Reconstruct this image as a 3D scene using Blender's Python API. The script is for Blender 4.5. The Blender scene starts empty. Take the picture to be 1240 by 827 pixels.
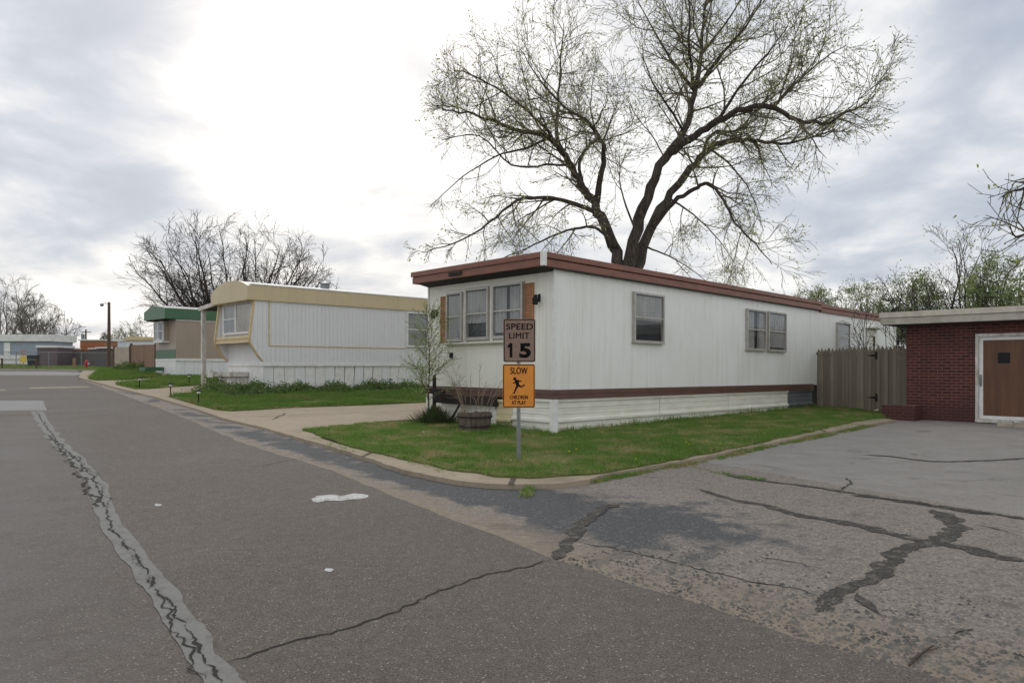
import bpy, bmesh, math, random
from math import sin, cos, pi, radians, sqrt, atan2
from mathutils import Vector, Matrix, noise
random.seed(7)
R = random.random
U = random.uniform
sc = bpy.context.scene
col = sc.collection

# ------------------------------------------------------------------ layout
EYE, FOC, CX, CY = 1.45, 840.0, 620.0, 443.0     # eye height; focal length and horizon measured on the 1240 px photograph
ANG = atan2(.698, .716)
V = Vector((cos(ANG), sin(ANG), 0))              # along the trailers, away from the street
UU = Vector((-V.y, V.x, 0))                      # along the street, away from the camera

PROF = [(-500, 0), (8, 0), (14, .08), (20, .26), (25, .42), (31, .58), (41, .77), (67, 1.22), (90, 1.6), (130, 1.9), (900, 1.9)]
def _f(s):
    for (a, za), (b, zb) in zip(PROF, PROF[1:]):
        if s <= b:
            return za + (zb - za) * (s - a) / (b - a)
    return PROF[-1][1]
def _fs(s):
    return sum(_f(s + k) for k in (-2, -1, 0, 1, 2)) / 5
FT = [_fs(i) for i in range(0, 141)]
def f(s):
    if s <= 0: return FT[0]
    if s >= 140: return FT[140]
    i = int(s); t = s - i
    return FT[i] * (1 - t) + FT[i + 1] * t
def sc_(x, y): return x * UU.x + y * UU.y
def gz(x, y): return f(sc_(x, y))

def G(px, py, off=0.0):
    """ground point seen at a photo pixel"""
    k = (px - CX) / FOC; m = -(py - CY) / FOC
    lo = 0.5; D = lo; step = .25
    g = lambda D: EYE + m * D - gz(k * D, D) - off
    while g(D) > 0 and D < 150: D += step
    a, b = D - step, D
    for _ in range(25):
        c = (a + b) / 2
        if g(c) > 0: a = c
        else: b = c
    return Vector((k * a, a, gz(k * a, a) + off))
def W(px, D): return Vector(((px - CX) / FOC * D, D, gz((px - CX) / FOC * D, D)))
def Z(py, D): return EYE - (py - CY) * D / FOC

# ------------------------------------------------------------------ helpers
def tag(o, label=None, cat=None, group=None, kind=None):
    if label: o['label'] = label
    if cat: o['category'] = cat
    if group: o['group'] = group
    if kind: o['kind'] = kind
    return o
def empty(name, loc, rz=0, label=None, cat=None, group=None, ry=0):
    o = bpy.data.objects.new(name, None); col.objects.link(o)
    o.empty_display_size = .2
    o.location = loc
    o.rotation_euler = (0, ry, rz)
    return tag(o, label, cat, group)

class MB:
    def __init__(s, M=None): s.v = []; s.f = []; s.M = M
    def add(s, vs, fs):
        n = len(s.v)
        if s.M is not None: vs = [s.M @ Vector(p) for p in vs]
        s.v += [tuple(p) for p in vs]; s.f += [tuple(i + n for i in q) for q in fs]
    def box(s, x0, x1, y0, y1, z0, z1):
        s.add([(x, y, z) for z in (z0, z1) for y in (y0, y1) for x in (x0, x1)],
              [(0, 2, 3, 1), (4, 5, 7, 6), (0, 1, 5, 4), (2, 6, 7, 3), (0, 4, 6, 2), (1, 3, 7, 5)])
    def prism(s, pts, axis, a, b):
        """polygon in the two other axes, extruded along axis from a to b"""
        def mk(p, t):
            if axis == 'x': return (t, p[0], p[1])
            if axis == 'y': return (p[0], t, p[1])
            return (p[0], p[1], t)
        n = len(pts)
        s.add([mk(p, a) for p in pts] + [mk(p, b) for p in pts],
              [tuple(range(n))[::-1], tuple(range(n, 2 * n))] + [(i, (i + 1) % n, n + (i + 1) % n, n + i) for i in range(n)])
    def tube(s, pts, rad, n=6, cap=True):
        pts = [Vector(p) for p in pts]
        if not hasattr(rad, '__len__'): rad = [rad] * len(pts)
        vs = []; fs = []
        d = (pts[1] - pts[0]).normalized()
        a = d.orthogonal().normalized()
        for i, p in enumerate(pts):
            if i == 0: d = pts[1] - pts[0]
            elif i == len(pts) - 1: d = pts[-1] - pts[-2]
            else: d = pts[i + 1] - pts[i - 1]
            d.normalize()
            a = a - d * a.dot(d)
            if a.length < 1e-6: a = d.orthogonal()
            a.normalize(); b = d.cross(a)
            for k in range(n):
                t = 2 * pi * k / n
                vs.append(p + (a * cos(t) + b * sin(t)) * rad[i])
        for i in range(len(pts) - 1):
            for k in range(n):
                fs.append((i * n + k, i * n + (k + 1) % n, (i + 1) * n + (k + 1) % n, (i + 1) * n + k))
        if cap:
            fs.append(tuple(range(n))[::-1]); fs.append(tuple((len(pts) - 1) * n + k for k in range(n)))
        s.add(vs, fs)
    def lathe(s, prof, n=16, c=(0, 0, 0)):
        vs = []; fs = []
        for r, z in prof:
            for k in range(n):
                t = 2 * pi * k / n; vs.append((c[0] + r * cos(t), c[1] + r * sin(t), c[2] + z))
        for i in range(len(prof) - 1):
            for k in range(n):
                fs.append((i * n + k, i * n + (k + 1) % n, (i + 1) * n + (k + 1) % n, (i + 1) * n + k))
        fs.append(tuple(range(n))[::-1]); fs.append(tuple((len(prof) - 1) * n + k for k in range(n)))
        s.add(vs, fs)
    def build(s, name, mat, parent=None, smooth=False, fix=True, bevel=0):
        me = bpy.data.meshes.new(name); me.from_pydata(s.v, [], s.f); me.update()
        if fix:
            bm = bmesh.new(); bm.from_mesh(me); bmesh.ops.recalc_face_normals(bm, faces=bm.faces)
            if bevel: bmesh.ops.bevel(bm, geom=[e for e in bm.edges], offset=bevel, segments=1, affect='EDGES')
            bm.to_mesh(me); bm.free()
        if smooth: me.polygons.foreach_set('use_smooth', [True] * len(me.polygons))
        o = bpy.data.objects.new(name, me); col.objects.link(o)
        if mat: me.materials.append(mat)
        if parent: o.parent = parent
        return o

# ------------------------------------------------------------------ materials
class NT:
    def __init__(s, name):
        s.m = bpy.data.materials.new(name); s.m.use_nodes = True
        s.t = s.m.node_tree; s.p = s.t.nodes['Principled BSDF']
        s.tc = s.t.nodes.new('ShaderNodeTexCoord'); s.co = s.tc.outputs['Object']
    def n(s, typ, **kw):
        x = s.t.nodes.new(typ)
        for k, v in kw.items(): setattr(x, k, v)
        return x
    def L(s, a, b): s.t.links.new(a, b)
    def map(s, scale=(1, 1, 1), co=None):
        x = s.n('ShaderNodeMapping'); x.inputs['Scale'].default_value = scale; s.L(co or s.co, x.inputs[0]); return x.outputs[0]
    def noise(s, scale, detail=4, rough=.55, co=None, dist=0):
        x = s.n('ShaderNodeTexNoise'); x.inputs['Scale'].default_value = scale; x.inputs['Detail'].default_value = detail
        x.inputs['Roughness'].default_value = rough; x.inputs['Distortion'].default_value = dist
        s.L(co or s.co, x.inputs['Vector']); return x.outputs['Fac']
    def vor(s, scale, co=None, feat='F1', out='Distance'):
        x = s.n('ShaderNodeTexVoronoi', feature=feat); x.inputs['Scale'].default_value = scale
        s.L(co or s.co, x.inputs['Vector']); return x.outputs[out]
    def ramp(s, fac, stops, interp='LINEAR'):
        x = s.n('ShaderNodeValToRGB'); e = x.color_ramp.elements; x.color_ramp.interpolation = interp
        while len(e) < len(stops): e.new(.5)
        for q, (p, c) in zip(e, stops):
            q.position = p; q.color = (c, c, c, 1) if not hasattr(c, '__len__') else (*c[:3], 1)
        s.L(fac, x.inputs[0]); return x.outputs[0]
    def mix(s, fac, a, b, mode='MIX'):
        x = s.n('ShaderNodeMix', data_type='RGBA', blend_type=mode)
        for i, v in ((0, fac), (6, a), (7, b)):
            if hasattr(v, 'links') or isinstance(v, bpy.types.NodeSocket): s.L(v, x.inputs[i])
            elif i == 0: x.inputs[0].default_value = v
            else: x.inputs[i].default_value = (*v[:3], 1)
        return x.outputs[2]
    def math(s, op, a, b=None, c=None):
        x = s.n('ShaderNodeMath', operation=op)
        for i, v in enumerate((a, b, c)):
            if v is None: continue
            if isinstance(v, bpy.types.NodeSocket): s.L(v, x.inputs[i])
            else: x.inputs[i].default_value = v
        return x.outputs[0]
    def sep(s, co=None):
        x = s.n('ShaderNodeSeparateXYZ'); s.L(co or s.co, x.inputs[0]); return x.outputs
    def bump(s, h, strength=.3, dist=.02, prev=None):
        x = s.n('ShaderNodeBump'); x.inputs['Strength'].default_value = strength; x.inputs['Distance'].default_value = dist
        s.L(h, x.inputs['Height'])
        if prev is not None: s.L(prev, x.inputs['Normal'])
        s.L(x.outputs[0], s.p.inputs['Normal']); return x.outputs[0]
    def attr(s, name):
        x = s.n('ShaderNodeAttribute', attribute_name=name); return x.outputs['Fac']
    def done(s, c=None, rough=.7, metal=0, spec=None):
        if c is not None:
            if isinstance(c, bpy.types.NodeSocket): s.L(c, s.p.inputs['Base Color'])
            else: s.p.inputs['Base Color'].default_value = (*c, 1)
        s.p.inputs['Roughness'].default_value = rough; s.p.inputs['Metallic'].default_value = metal
        if spec is not None: s.p.inputs['Specular IOR Level'].default_value = spec
        return s.m

def mottled(name, c1, c2, scale=3, rough=.7, bump=.2, metal=0, fine=60, zs=1.0, spec=None):
    t = NT(name); co = t.map((1, 1, zs))
    a = t.noise(scale, 6, .6, co); b = t.noise(fine, 3, .6, co)
    k = t.ramp(t.math('ADD', t.math('MULTIPLY', a, .7), t.math('MULTIPLY', b, .3)), [(.35, 0), (.65, 1)])
    if bump: t.bump(b, bump, .01)
    return t.done(t.mix(k, c1, c2), rough, metal, spec)

M = {}
def siding(name, base, dirt, period, rib=.6, streak=.35, front=None):
    """sheet metal with vertical ribs; works on both walls through x + y"""
    t = NT(name); o = t.sep()
    q = t.math('ADD', o[0], o[1])
    w = t.math('PINGPONG', q, period / 2)
    rb = t.ramp(t.math('DIVIDE', w, period / 2), [(.0, 0), (.16, 1), (.55, 1), (.7, .75), (1, .75)])
    st = t.noise(7, 5, .65, t.map((1, 1, .06)))
    bl = t.noise(.8, 4, .6)
    grime = t.math('MULTIPLY', t.ramp(st, [(.5, 0), (.8, 1)]), streak)
    if front: base = t.mix(t.math('LESS_THAN', o[0], .004), base, front)  # front wall gets a creamier base: bounce light from the ground painted in
    c = t.mix(grime, base, dirt)
    c = t.mix(t.math('MULTIPLY', t.ramp(bl, [(.4, 0), (.75, 1)]), .22), c, dirt)
    gro = t.ramp(t.math('DIVIDE', w, period / 2), [(.0, 1), (.13, 0)])
    c = t.mix(t.math('MULTIPLY', gro, .15), c, dirt)
    n1 = t.bump(rb, rib, .012)
    n2 = t.bump(t.noise(1.7, 3), .12, .05, n1)
    return t.done(c, .42)
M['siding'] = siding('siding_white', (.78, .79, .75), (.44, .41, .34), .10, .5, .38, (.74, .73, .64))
M['siding2'] = siding('siding_offwhite', (.68, .68, .68), (.42, .42, .42), .17, .8, .3)
M['taupe'] = siding('siding_taupe', (.34, .27, .21), (.2, .16, .13), .2, .5)
M['tan'] = siding('fascia_tan', (.56, .46, .28), (.36, .28, .16), .11, .7)
M['green'] = siding('fascia_green', (.045, .13, .06), (.03, .07, .045), .22, .7)
M['greyblue'] = siding('siding_greyblue', (.27, .31, .36), (.17, .19, .22), .3, .5)
M['plum'] = siding('shed_plum', (.10, .065, .075), (.05, .035, .04), .25, .6)
M['rust_wall'] = siding('shed_rust', (.32, .11, .04), (.16, .06, .03), .25, .5)
M['paleblue'] = siding('siding_paleblue', (.55, .6, .64), (.35, .37, .4), .3, .5)
M['skirt'] = siding('skirt_panel', (.72, .73, .72), (.5, .5, .47), .41, .5)
M['red'] = mottled('fascia_red', (.235, .086, .050), (.145, .055, .036), 2.5, .45, .1, zs=3)
M['redband'] = mottled('band_red', (.15, .07, .052), (.08, .045, .036), 2.5, .5, .1, zs=2)
M['black'] = mottled('black_paint', (.012, .012, .013), (.02, .02, .02), 8, .75, .1, spec=.25)
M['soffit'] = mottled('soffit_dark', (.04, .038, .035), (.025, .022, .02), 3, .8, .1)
M['cream'] = mottled('skirt_cream', (.80, .79, .72), (.62, .60, .50), 1.6, .45, .1, zs=3)
M['yellowed'] = mottled('skirt_yellowed', (.66, .60, .38), (.5, .42, .24), 2.2, .5, .1, zs=3)
M['darkskirt'] = mottled('skirt_grey', (.10, .11, .12), (.17, .18, .19), 2, .6, .1)
M['white'] = mottled('white_paint', (.78, .78, .76), (.62, .6, .56), 5, .5, .1)
M['whiteold'] = mottled('white_paint_peeling', (.74, .73, .70), (.34, .28, .22), 7, .6, .2, zs=.4)
M['alu'] = mottled('aluminium_frame', (.48, .46, .42), (.33, .31, .28), 9, .4, .05, metal=.25)
M['metal'] = mottled('galvanised', (.30, .31, .32), (.20, .21, .22), 12, .45, .1, metal=.7)
M['roofwhite'] = mottled('roof_coating', (.74, .74, .72), (.55, .54, .5), 2, .6, .1)
M['shutter'] = mottled('shutter_orange', (.40, .19, .09), (.27, .125, .06), 6, .6, .1)
M['tantrim'] = mottled('tan_trim', (.62, .48, .25), (.45, .33, .17), 5, .5, .1)
M['inside'] = mottled('dark_interior', (.02, .02, .022), (.05, .05, .05), 2, .9, 0)
M['curtain'] = mottled('curtain_cloth', (.42, .41, .38), (.26, .25, .24), 5, .9, .1, zs=.3)
M['curtain2'] = mottled('curtain_tan', (.5, .45, .36), (.36, .32, .26), 5, .9, .1, zs=.3)
M['rusty'] = mottled('rusty_metal', (.035, .022, .018), (.014, .011, .010), 9, .85, .4)
M['hydrant'] = mottled('hydrant_red', (.5, .02, .025), (.33, .015, .02), 8, .4, .1)
M['pole'] = mottled('pole_wood', (.12, .075, .05), (.07, .045, .03), 8, .85, .3, zs=.1)
M['concrete_block'] = mottled('concrete_block', (.38, .34, .28), (.22, .18, .13), 5, .9, .5)
M['litter'] = mottled('litter_white', (.8, .8, .8), (.7, .7, .68), 9, .6, 0)
M['soil'] = mottled('soil', (.09, .06, .04), (.05, .035, .025), 9, .95, .6)
M['pebble'] = mottled('pebble', (.05, .05, .05), (.22, .2, .17), 2.5, .9, .2, fine=5)
M['stucco'] = mottled('stucco_fascia', (.50, .47, .40), (.34, .31, .26), 5, .9, .6, fine=90)
M['fasciatop'] = mottled('fascia_top', (.58, .54, .45), (.44, .40, .33), 5, .8, .2)
M['bark'] = mottled('bark_dark', (.085, .07, .058), (.035, .028, .024), 5, .95, .7, fine=25, zs=.35)
def barkmat(name, c1, c2):
    t = NT(name); g = t.noise(16, 6, .7, t.map((1, 1, .16)), 1.2); b = t.noise(1.6, 4)
    c = t.mix(t.ramp(g, [(.38, 0), (.6, 1)]), c2, c1)
    c = t.mix(t.ramp(b, [(.5, 0), (.8, .5)]), c, tuple(x * 1.5 for x in c1))
    t.bump(g, 1.0, .05)
    return t.done(c, .95, spec=.2)
M['bark'] = barkmat('bark_dark', (.085, .07, .058), (.025, .02, .017))
M['twig'] = mottled('twig_bark', (.155, .14, .08), (.065, .052, .038), 2, .9, 0)
M['twigd'] = mottled('twig_bark_dark', (.06, .045, .037), (.035, .028, .024), 2, .9, 0)
M['twigp'] = mottled('twig_bark_pale', (.17, .15, .125), (.11, .095, .08), 2, .9, 0)
M['dry'] = mottled('dry_stalk', (.27, .21, .14), (.17, .13, .09), 4, .9, 0)
M['tub'] = mottled('tub_wood', (.16, .13, .10), (.06, .05, .04), 12, .95, .7, zs=.25)

def glass():
    t = NT('window_glass'); p = t.p
    g = t.n('ShaderNodeBsdfGlossy'); g.inputs['Roughness'].default_value = .03; g.inputs['Color'].default_value = (.8, .84, .88, 1)
    tr = t.n('ShaderNodeBsdfTransparent'); tr.inputs['Color'].default_value = (.90, .91, .92, 1)
    ge = t.n('ShaderNodeNewGeometry'); dt = t.n('ShaderNodeVectorMath', operation='DOT_PRODUCT'); t.L(ge.outputs['Normal'], dt.inputs[0]); t.L(ge.outputs['Incoming'], dt.inputs[1])
    k = t.math('ADD', t.math('MULTIPLY', t.math('POWER', t.math('SUBTRACT', 1.0, t.math('ABSOLUTE', dt.outputs['Value'])), 5.0), .9), .06)
    nb = t.n('ShaderNodeBump'); nb.inputs['Strength'].default_value = .05; t.L(t.noise(2), nb.inputs['Height']); t.L(nb.outputs[0], g.inputs['Normal'])
    mx = t.n('ShaderNodeMixShader'); t.L(k, mx.inputs[0]); t.L(tr.outputs[0], mx.inputs[1]); t.L(g.outputs[0], mx.inputs[2])
    out = [n for n in t.t.nodes if n.type == 'OUTPUT_MATERIAL'][0]; t.L(mx.outputs[0], out.inputs[0])
    return t.m
M['glass'] = glass()

def plank(name, c1, c2, width, axis=0, rough=.85):
    t = NT(name); o = t.sep()
    idx = t.math('FLOOR', t.math('DIVIDE', o[axis], width))
    wn = t.n('ShaderNodeTexWhiteNoise', noise_dimensions='1D'); t.L(idx, wn.inputs['W'])
    gr = t.noise(30, 5, .7, t.map((1, 1, .05))); bl = t.noise(1.5, 4)
    k = t.math('ADD', t.math('MULTIPLY', wn.outputs[0], .5), t.math('MULTIPLY', gr, .5))
    c = t.mix(t.ramp(k, [(.2, 0), (.8, 1)]), c1, c2)
    c = t.mix(t.math('MULTIPLY', t.ramp(bl, [(.45, 0), (.7, 1)]), .4), c, tuple(x * .6 for x in c1))
    t.bump(gr, .4, .01)
    return t.done(c, rough)
M['picket'] = plank('picket_wood', (.27, .235, .18), (.145, .12, .09), .132)
M['brownfence'] = plank('fence_brown', (.28, .175, .115), (.19, .12, .08), .15)
M['palefence'] = plank('fence_pale', (.46, .38, .29), (.36, .3, .23), .3)
M['darkfence'] = plank('fence_dark', (.10, .085, .075), (.06, .05, .045), .15)

def plywood():
    t = NT('door_plywood'); g = t.noise(9, 6, .6, t.map((1, 1, .12))); b = t.noise(2.2, 5)
    c = t.mix(t.ramp(g, [(.3, 0), (.7, 1)]), (.15, .065, .027), (.085, .036, .017))
    c = t.mix(t.ramp(b, [(.5, 0), (.8, .6)]), c, (.07, .033, .02))
    return t.done(c, .5)
M['plywood'] = plywood()

def brick():
    t = NT('red_brick'); o = t.sep()
    cm = t.n('ShaderNodeCombineXYZ'); t.L(o[0], cm.inputs[0]); t.L(o[2], cm.inputs[1])
    b = t.n('ShaderNodeTexBrick'); t.L(cm.outputs[0], b.inputs['Vector'])
    b.inputs['Scale'].default_value = 1; b.inputs['Brick Width'].default_value = .215; b.inputs['Row Height'].default_value = .079
    b.inputs['Mortar Size'].default_value = .009; b.inputs['Mortar Smooth'].default_value = .3; b.inputs['Bias'].default_value = -.2
    b.inputs['Color1'].default_value = (.095, .021, .016, 1); b.inputs['Color2'].default_value = (.035, .011, .009, 1)
    b.inputs['Mortar'].default_value = (.17, .09, .07, 1)
    d = t.noise(1.3, 5, .6); fn = t.noise(40, 4, .7)
    c = t.mix(t.ramp(d, [(.45, 0), (.7, .7)]), b.outputs['Color'], (.06, .022, .02))
    low = t.ramp(t.math('ADD', o[2], t.math('MULTIPLY', t.noise(3), .3)), [(.45, 1), (.7, 0)])
    c = t.mix(t.math('MULTIPLY', low, .5), c, (.05, .018, .016))
    n1 = t.bump(b.outputs['Fac'], -.6, .01); t.bump(fn, .4, .006, n1)
    return t.done(c, .8)
M['brick'] = brick()

def asphalt():
    t = NT('road_asphalt')
    big = t.noise(.35, 4, .6); mid = t.noise(2.2, 5, .6)
    tracks = t.noise(.5, 3, .5, t.map((1, 1, 1)))
    cell = t.vor(130, out='Color'); cs = t.n('ShaderNodeSeparateColor'); t.L(cell, cs.inputs[0])
    sp = t.vor(60); fine = t.noise(95, 4, .85)
    c = t.mix(t.ramp(big, [(.3, 0), (.7, 1)]), (.100, .084, .072), (.135, .116, .101))
    m8 = t.noise(11, 5, .75); c = t.mix(t.ramp(m8, [(.4, .45), (.56, 0)]), c, (.06, .053, .048)); c = t.mix(t.ramp(m8, [(.55, 0), (.72, .35)]), c, (.18, .162, .145))
    drip = t.ramp(t.noise(1.7, 2, .5, dist=.8), [(.70, 0), (.76, .5)]); c = t.mix(drip, c, (.055, .05, .047))
    pale = t.ramp(t.noise(.9, 5, .7, t.map((1, .35, 1))), [(.56, 0), (.72, .35)]); c = t.mix(pale, c, (.17, .158, .145))
    c = t.mix(t.math('MULTIPLY', t.ramp(mid, [(.45, 0), (.75, 1)]), .35), c, (.095, .085, .078))
    c = t.mix(t.ramp(fine, [(.40, .85), (.50, 0)]), c, (.035, .031, .028)); c = t.mix(t.ramp(fine, [(.52, 0), (.62, .45)]), c, (.23, .20, .17))
    c = t.mix(t.ramp(cs.outputs[0], [(.80, 0), (.86, .4), (1, .5)]), c, (.21, .18, .15))
    c = t.mix(t.ramp(cs.outputs[1], [(.982, 0), (.986, .7)]), c, (.40, .38, .34))
    # lighter worn wheel path down the left of the road
    wp = t.attr('worn')
    c = t.mix(t.math('MULTIPLY', wp, t.ramp(mid, [(.3, .35), (.7, 1)])), c, (.17, .165, .16))
    t.bump(t.math('ADD', fine, sp), .5, .012)
    return t.done(c, .85, spec=.3)
M['road'] = asphalt()

def lot():
    t = NT('old_asphalt')
    big = t.noise(.5, 5, .6); mid = t.noise(3, 6, .65); fine = t.noise(85, 4, .85); f2 = t.noise(45, 4, .7)
    cell = t.vor(60, out='Color'); cs = t.n('ShaderNodeSeparateColor'); t.L(cell, cs.inputs[0])
    c = t.mix(t.ramp(big, [(.3, 0), (.7, 1)]), (.285, .255, .225), (.225, .203, .182))
    c = t.mix(t.ramp(mid, [(.4, 0), (.75, .5)]), c, (.30, .275, .245))
    m8 = t.noise(13, 6, .8); m9 = t.noise(6, 5, .7)
    c = t.mix(t.ramp(m8, [(.38, .6), (.52, 0)]), c, (.11, .095, .08)); c = t.mix(t.ramp(m9, [(.55, 0), (.7, .4)]), c, (.33, .29, .24))
    smooth = t.ramp(t.math('ADD', t.attr('smooth'), t.math('MULTIPLY', t.math('SUBTRACT', t.noise(5, 4, .7), .5), .8)), [(.4, 0), (.6, 1)])       # finer, paler asphalt beside the brick building
    c = t.mix(t.math('MULTIPLY', smooth, .6), c, t.mix(t.ramp(t.noise(1.4, 6, .7), [(.35, 0), (.65, 1)]), (.25, .243, .232), (.34, .333, .32)))
    agg = t.math('SUBTRACT', 1.0, t.math('MULTIPLY', smooth, .55))
    c = t.mix(t.math('MULTIPLY', agg, t.ramp(fine, [(.38, .85), (.52, 0)])), c, (.06, .055, .05))
    c = t.mix(t.math('MULTIPLY', agg, t.ramp(cs.outputs[0], [(.72, 0), (.8, .5), (1, .8)])), c, (.36, .31, .26))
    # dark repair patch along the kerb
    dp = t.math('ADD', t.attr('d_patch'), t.math('MULTIPLY', t.math('SUBTRACT', t.noise(2.5, 6, .65), .5), 1.3))
    pk = t.ramp(t.math('ADD', dp, .5), [(.42, 0), (.62, 1)])
    pc = t.mix(t.ramp(fine, [(.4, 0), (.6, 1)]), (.040, .044, .048), (.10, .106, .112))
    pc = t.mix(t.ramp(cs.outputs[1], [(.86, 0), (.92, .6)]), pc, (.2, .2, .2))
    c = t.mix(t.math('MULTIPLY', pk, .92), c, pc)
    # sand and loose grit washed up against the edge of the new road
    ds = t.math('SUBTRACT', t.attr('d_seam'), t.math('MULTIPLY', t.noise(1.6, 6, .7), .9))
    sk = t.ramp(t.math('ADD', ds, .5), [(.15, 1), (.34, .75), (.75, 0)])
    sk2 = t.math('MULTIPLY', sk, t.ramp(m9, [(.3, .55), (.6, 1)]))
    sand = t.mix(t.ramp(t.math('ADD', t.math('MULTIPLY', fine, .5), t.math('MULTIPLY', m8, .5)), [(.4, 0), (.6, 1)]), (.19, .155, .118), (.33, .27, .205))
    c = t.mix(sk2, c, sand)
    oil = t.ramp(t.noise(1.1, 4, .6, dist=1.5), [(.60, 0), (.70, .55)])
    c = t.mix(oil, c, (.09, .08, .07))
    t.bump(t.math('ADD', fine, f2), .7, .015)
    return t.done(c, .9, spec=.25)
M['lot'] = lot()

def concrete(name, c1, c2, c3):
    t = NT(name)
    a = t.noise(.9, 6, .65); b = t.noise(6, 6, .7); fn = t.noise(90, 3, .7)
    c = t.mix(t.ramp(a, [(.3, 0), (.7, 1)]), c1, c2)
    c = t.mix(t.ramp(b, [(.5, 0), (.8, .6)]), c, c3)
    c = t.mix(t.ramp(fn, [(.35, .35), (.5, 0)]), c, c3)
    t.bump(t.math('ADD', b, fn), .35, .01)
    return t.done(c, .9, spec=.25)
M['concrete'] = concrete('driveway_concrete', (.37, .305, .225), (.30, .245, .18), (.17, .135, .095))
M['kerb'] = concrete('kerb_concrete', (.37, .31, .23), (.27, .22, .16), (.13, .105, .075))

def turf(name, g1, g2, dry, amount=.5):
    t = NT(name)
    a = t.noise(.8, 5, .6); b = t.noise(5, 5, .7); fn = t.noise(60, 4, .8)
    c = t.mix(t.ramp(fn, [(.3, 0), (.7, 1)]), g1, g2)
    c = t.mix(t.math('MULTIPLY', t.ramp(t.math('ADD', t.math('MULTIPLY', a, .6), t.math('MULTIPLY', b, .4)), [(.48, 0), (.66, 1)]), amount), c, dry)
    t.bump(fn, .8, .04)
    return t.done(c, .95, spec=.1)
M['turf'] = turf('lawn_turf', (.09, .125, .03), (.15, .185, .05), (.30, .24, .13), .9)
M['ground'] = turf('meadow', (.06, .10, .025), (.11, .14, .045), (.2, .17, .09), .5)

def leafmat(name, c1, c2, c3=None, scale=2.0, thr=(.4, .62)):
    t = NT(name)
    a = t.noise(scale, 4, .7); rnd = t.noise(37, 2, .6)
    c = t.mix(t.ramp(rnd, [(.35, 0), (.65, 1)]), c1, c2)
    if c3: c = t.mix(t.ramp(a, [(thr[0], 0), (thr[1], 1)]), c, c3)
    t.L(c, t.p.inputs['Base Color']); t.p.inputs['Roughness'].default_value = .8
    t.p.inputs['Specular IOR Level'].default_value = .15
    tr = t.n('ShaderNodeBsdfTranslucent'); t.L(c, tr.inputs[0])
    mx = t.n('ShaderNodeMixShader'); mx.inputs[0].default_value = .35
    out = [n for n in t.t.nodes if n.type == 'OUTPUT_MATERIAL'][0]
    t.L(t.p.outputs[0], mx.inputs[1]); t.L(tr.outputs[0], mx.inputs[2]); t.L(mx.outputs[0], out.inputs[0])
    return t.m
M['blade'] = leafmat('grass_blade', (.105, .20, .04), (.19, .30, .07), (.38, .32, .16), 1.3, (.48, .65))
M['blade2'] = leafmat('long_grass', (.10, .19, .04), (.18, .28, .065), (.24, .23, .10), .7, (.5, .72))
M['cover'] = leafmat('ground_cover_leaf', (.09, .16, .045), (.18, .25, .09), (.20, .19, .10), 1.5, (.5, .75))
M['bud'] = leafmat('spring_bud', (.42, .44, .14), (.30, .35, .10))
M['leaf'] = leafmat('spring_leaf', (.26, .31, .11), (.36, .40, .18), (.16, .21, .09), .4)
M['leafpale'] = leafmat('pale_leaf', (.30, .33, .17), (.22, .27, .12))
M['sapleaf'] = leafmat('sapling_leaf', (.24, .36, .09), (.34, .44, .14))
M['evergreen'] = leafmat('evergreen_leaf', (.03, .055, .02), (.055, .08, .03))
M['bushleaf'] = leafmat('bush_leaf', (.04, .07, .025), (.08, .11, .04), (.13, .10, .07), 3, (.5, .65))
M['strawberry'] = leafmat('dandelion', (.6, .5, .03), (.7, .6, .05))

def broken(name, c1, c2, under, sc1, lo, hi):
    t = NT(name); a = t.noise(sc1, 6, .75); b = t.noise(60, 4, .75)
    c = t.mix(t.ramp(b, [(.35, 0), (.65, 1)]), c1, c2)
    k = t.math('ADD', t.math('MULTIPLY', a, .7), t.math('MULTIPLY', b, .3))
    c = t.mix(t.ramp(k, [(lo, 0), (hi, .85)]), c, under)
    t.bump(b, .7, .012)
    return t.done(c, .9, spec=.25)
def plain(name, c, rough=.6, metal=0):
    return mottled(name, c, tuple(x * .85 for x in c), 6, rough, 0, metal)
M['crackdark'] = mottled('crack_dark', (.008, .007, .006), (.03, .027, .02), 9, 1, .3)  # near-black mottled tone for the crack and joint ribbons
M['tar'] = broken('tar_seal', (.028, .026, .024), (.075, .068, .06), (.17, .155, .135), 9, .50, .60)
M['seal'] = broken('crack_sealant', (.185, .182, .172), (.235, .232, .22), (.12, .11, .10), 7, .50, .66)
M['yellowline'] = broken('faded_yellow_paint', (.36, .31, .19), (.28, .25, .17), (.13, .12, .10), 6, .5, .62)
M['spill'] = broken('paint_white', (.62, .62, .61), (.45, .45, .44), (.15, .14, .13), 9, .47, .62)
M['greypatch'] = mottled('pale_patch', (.23, .225, .22), (.19, .185, .18), 2, .85, .3)

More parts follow.
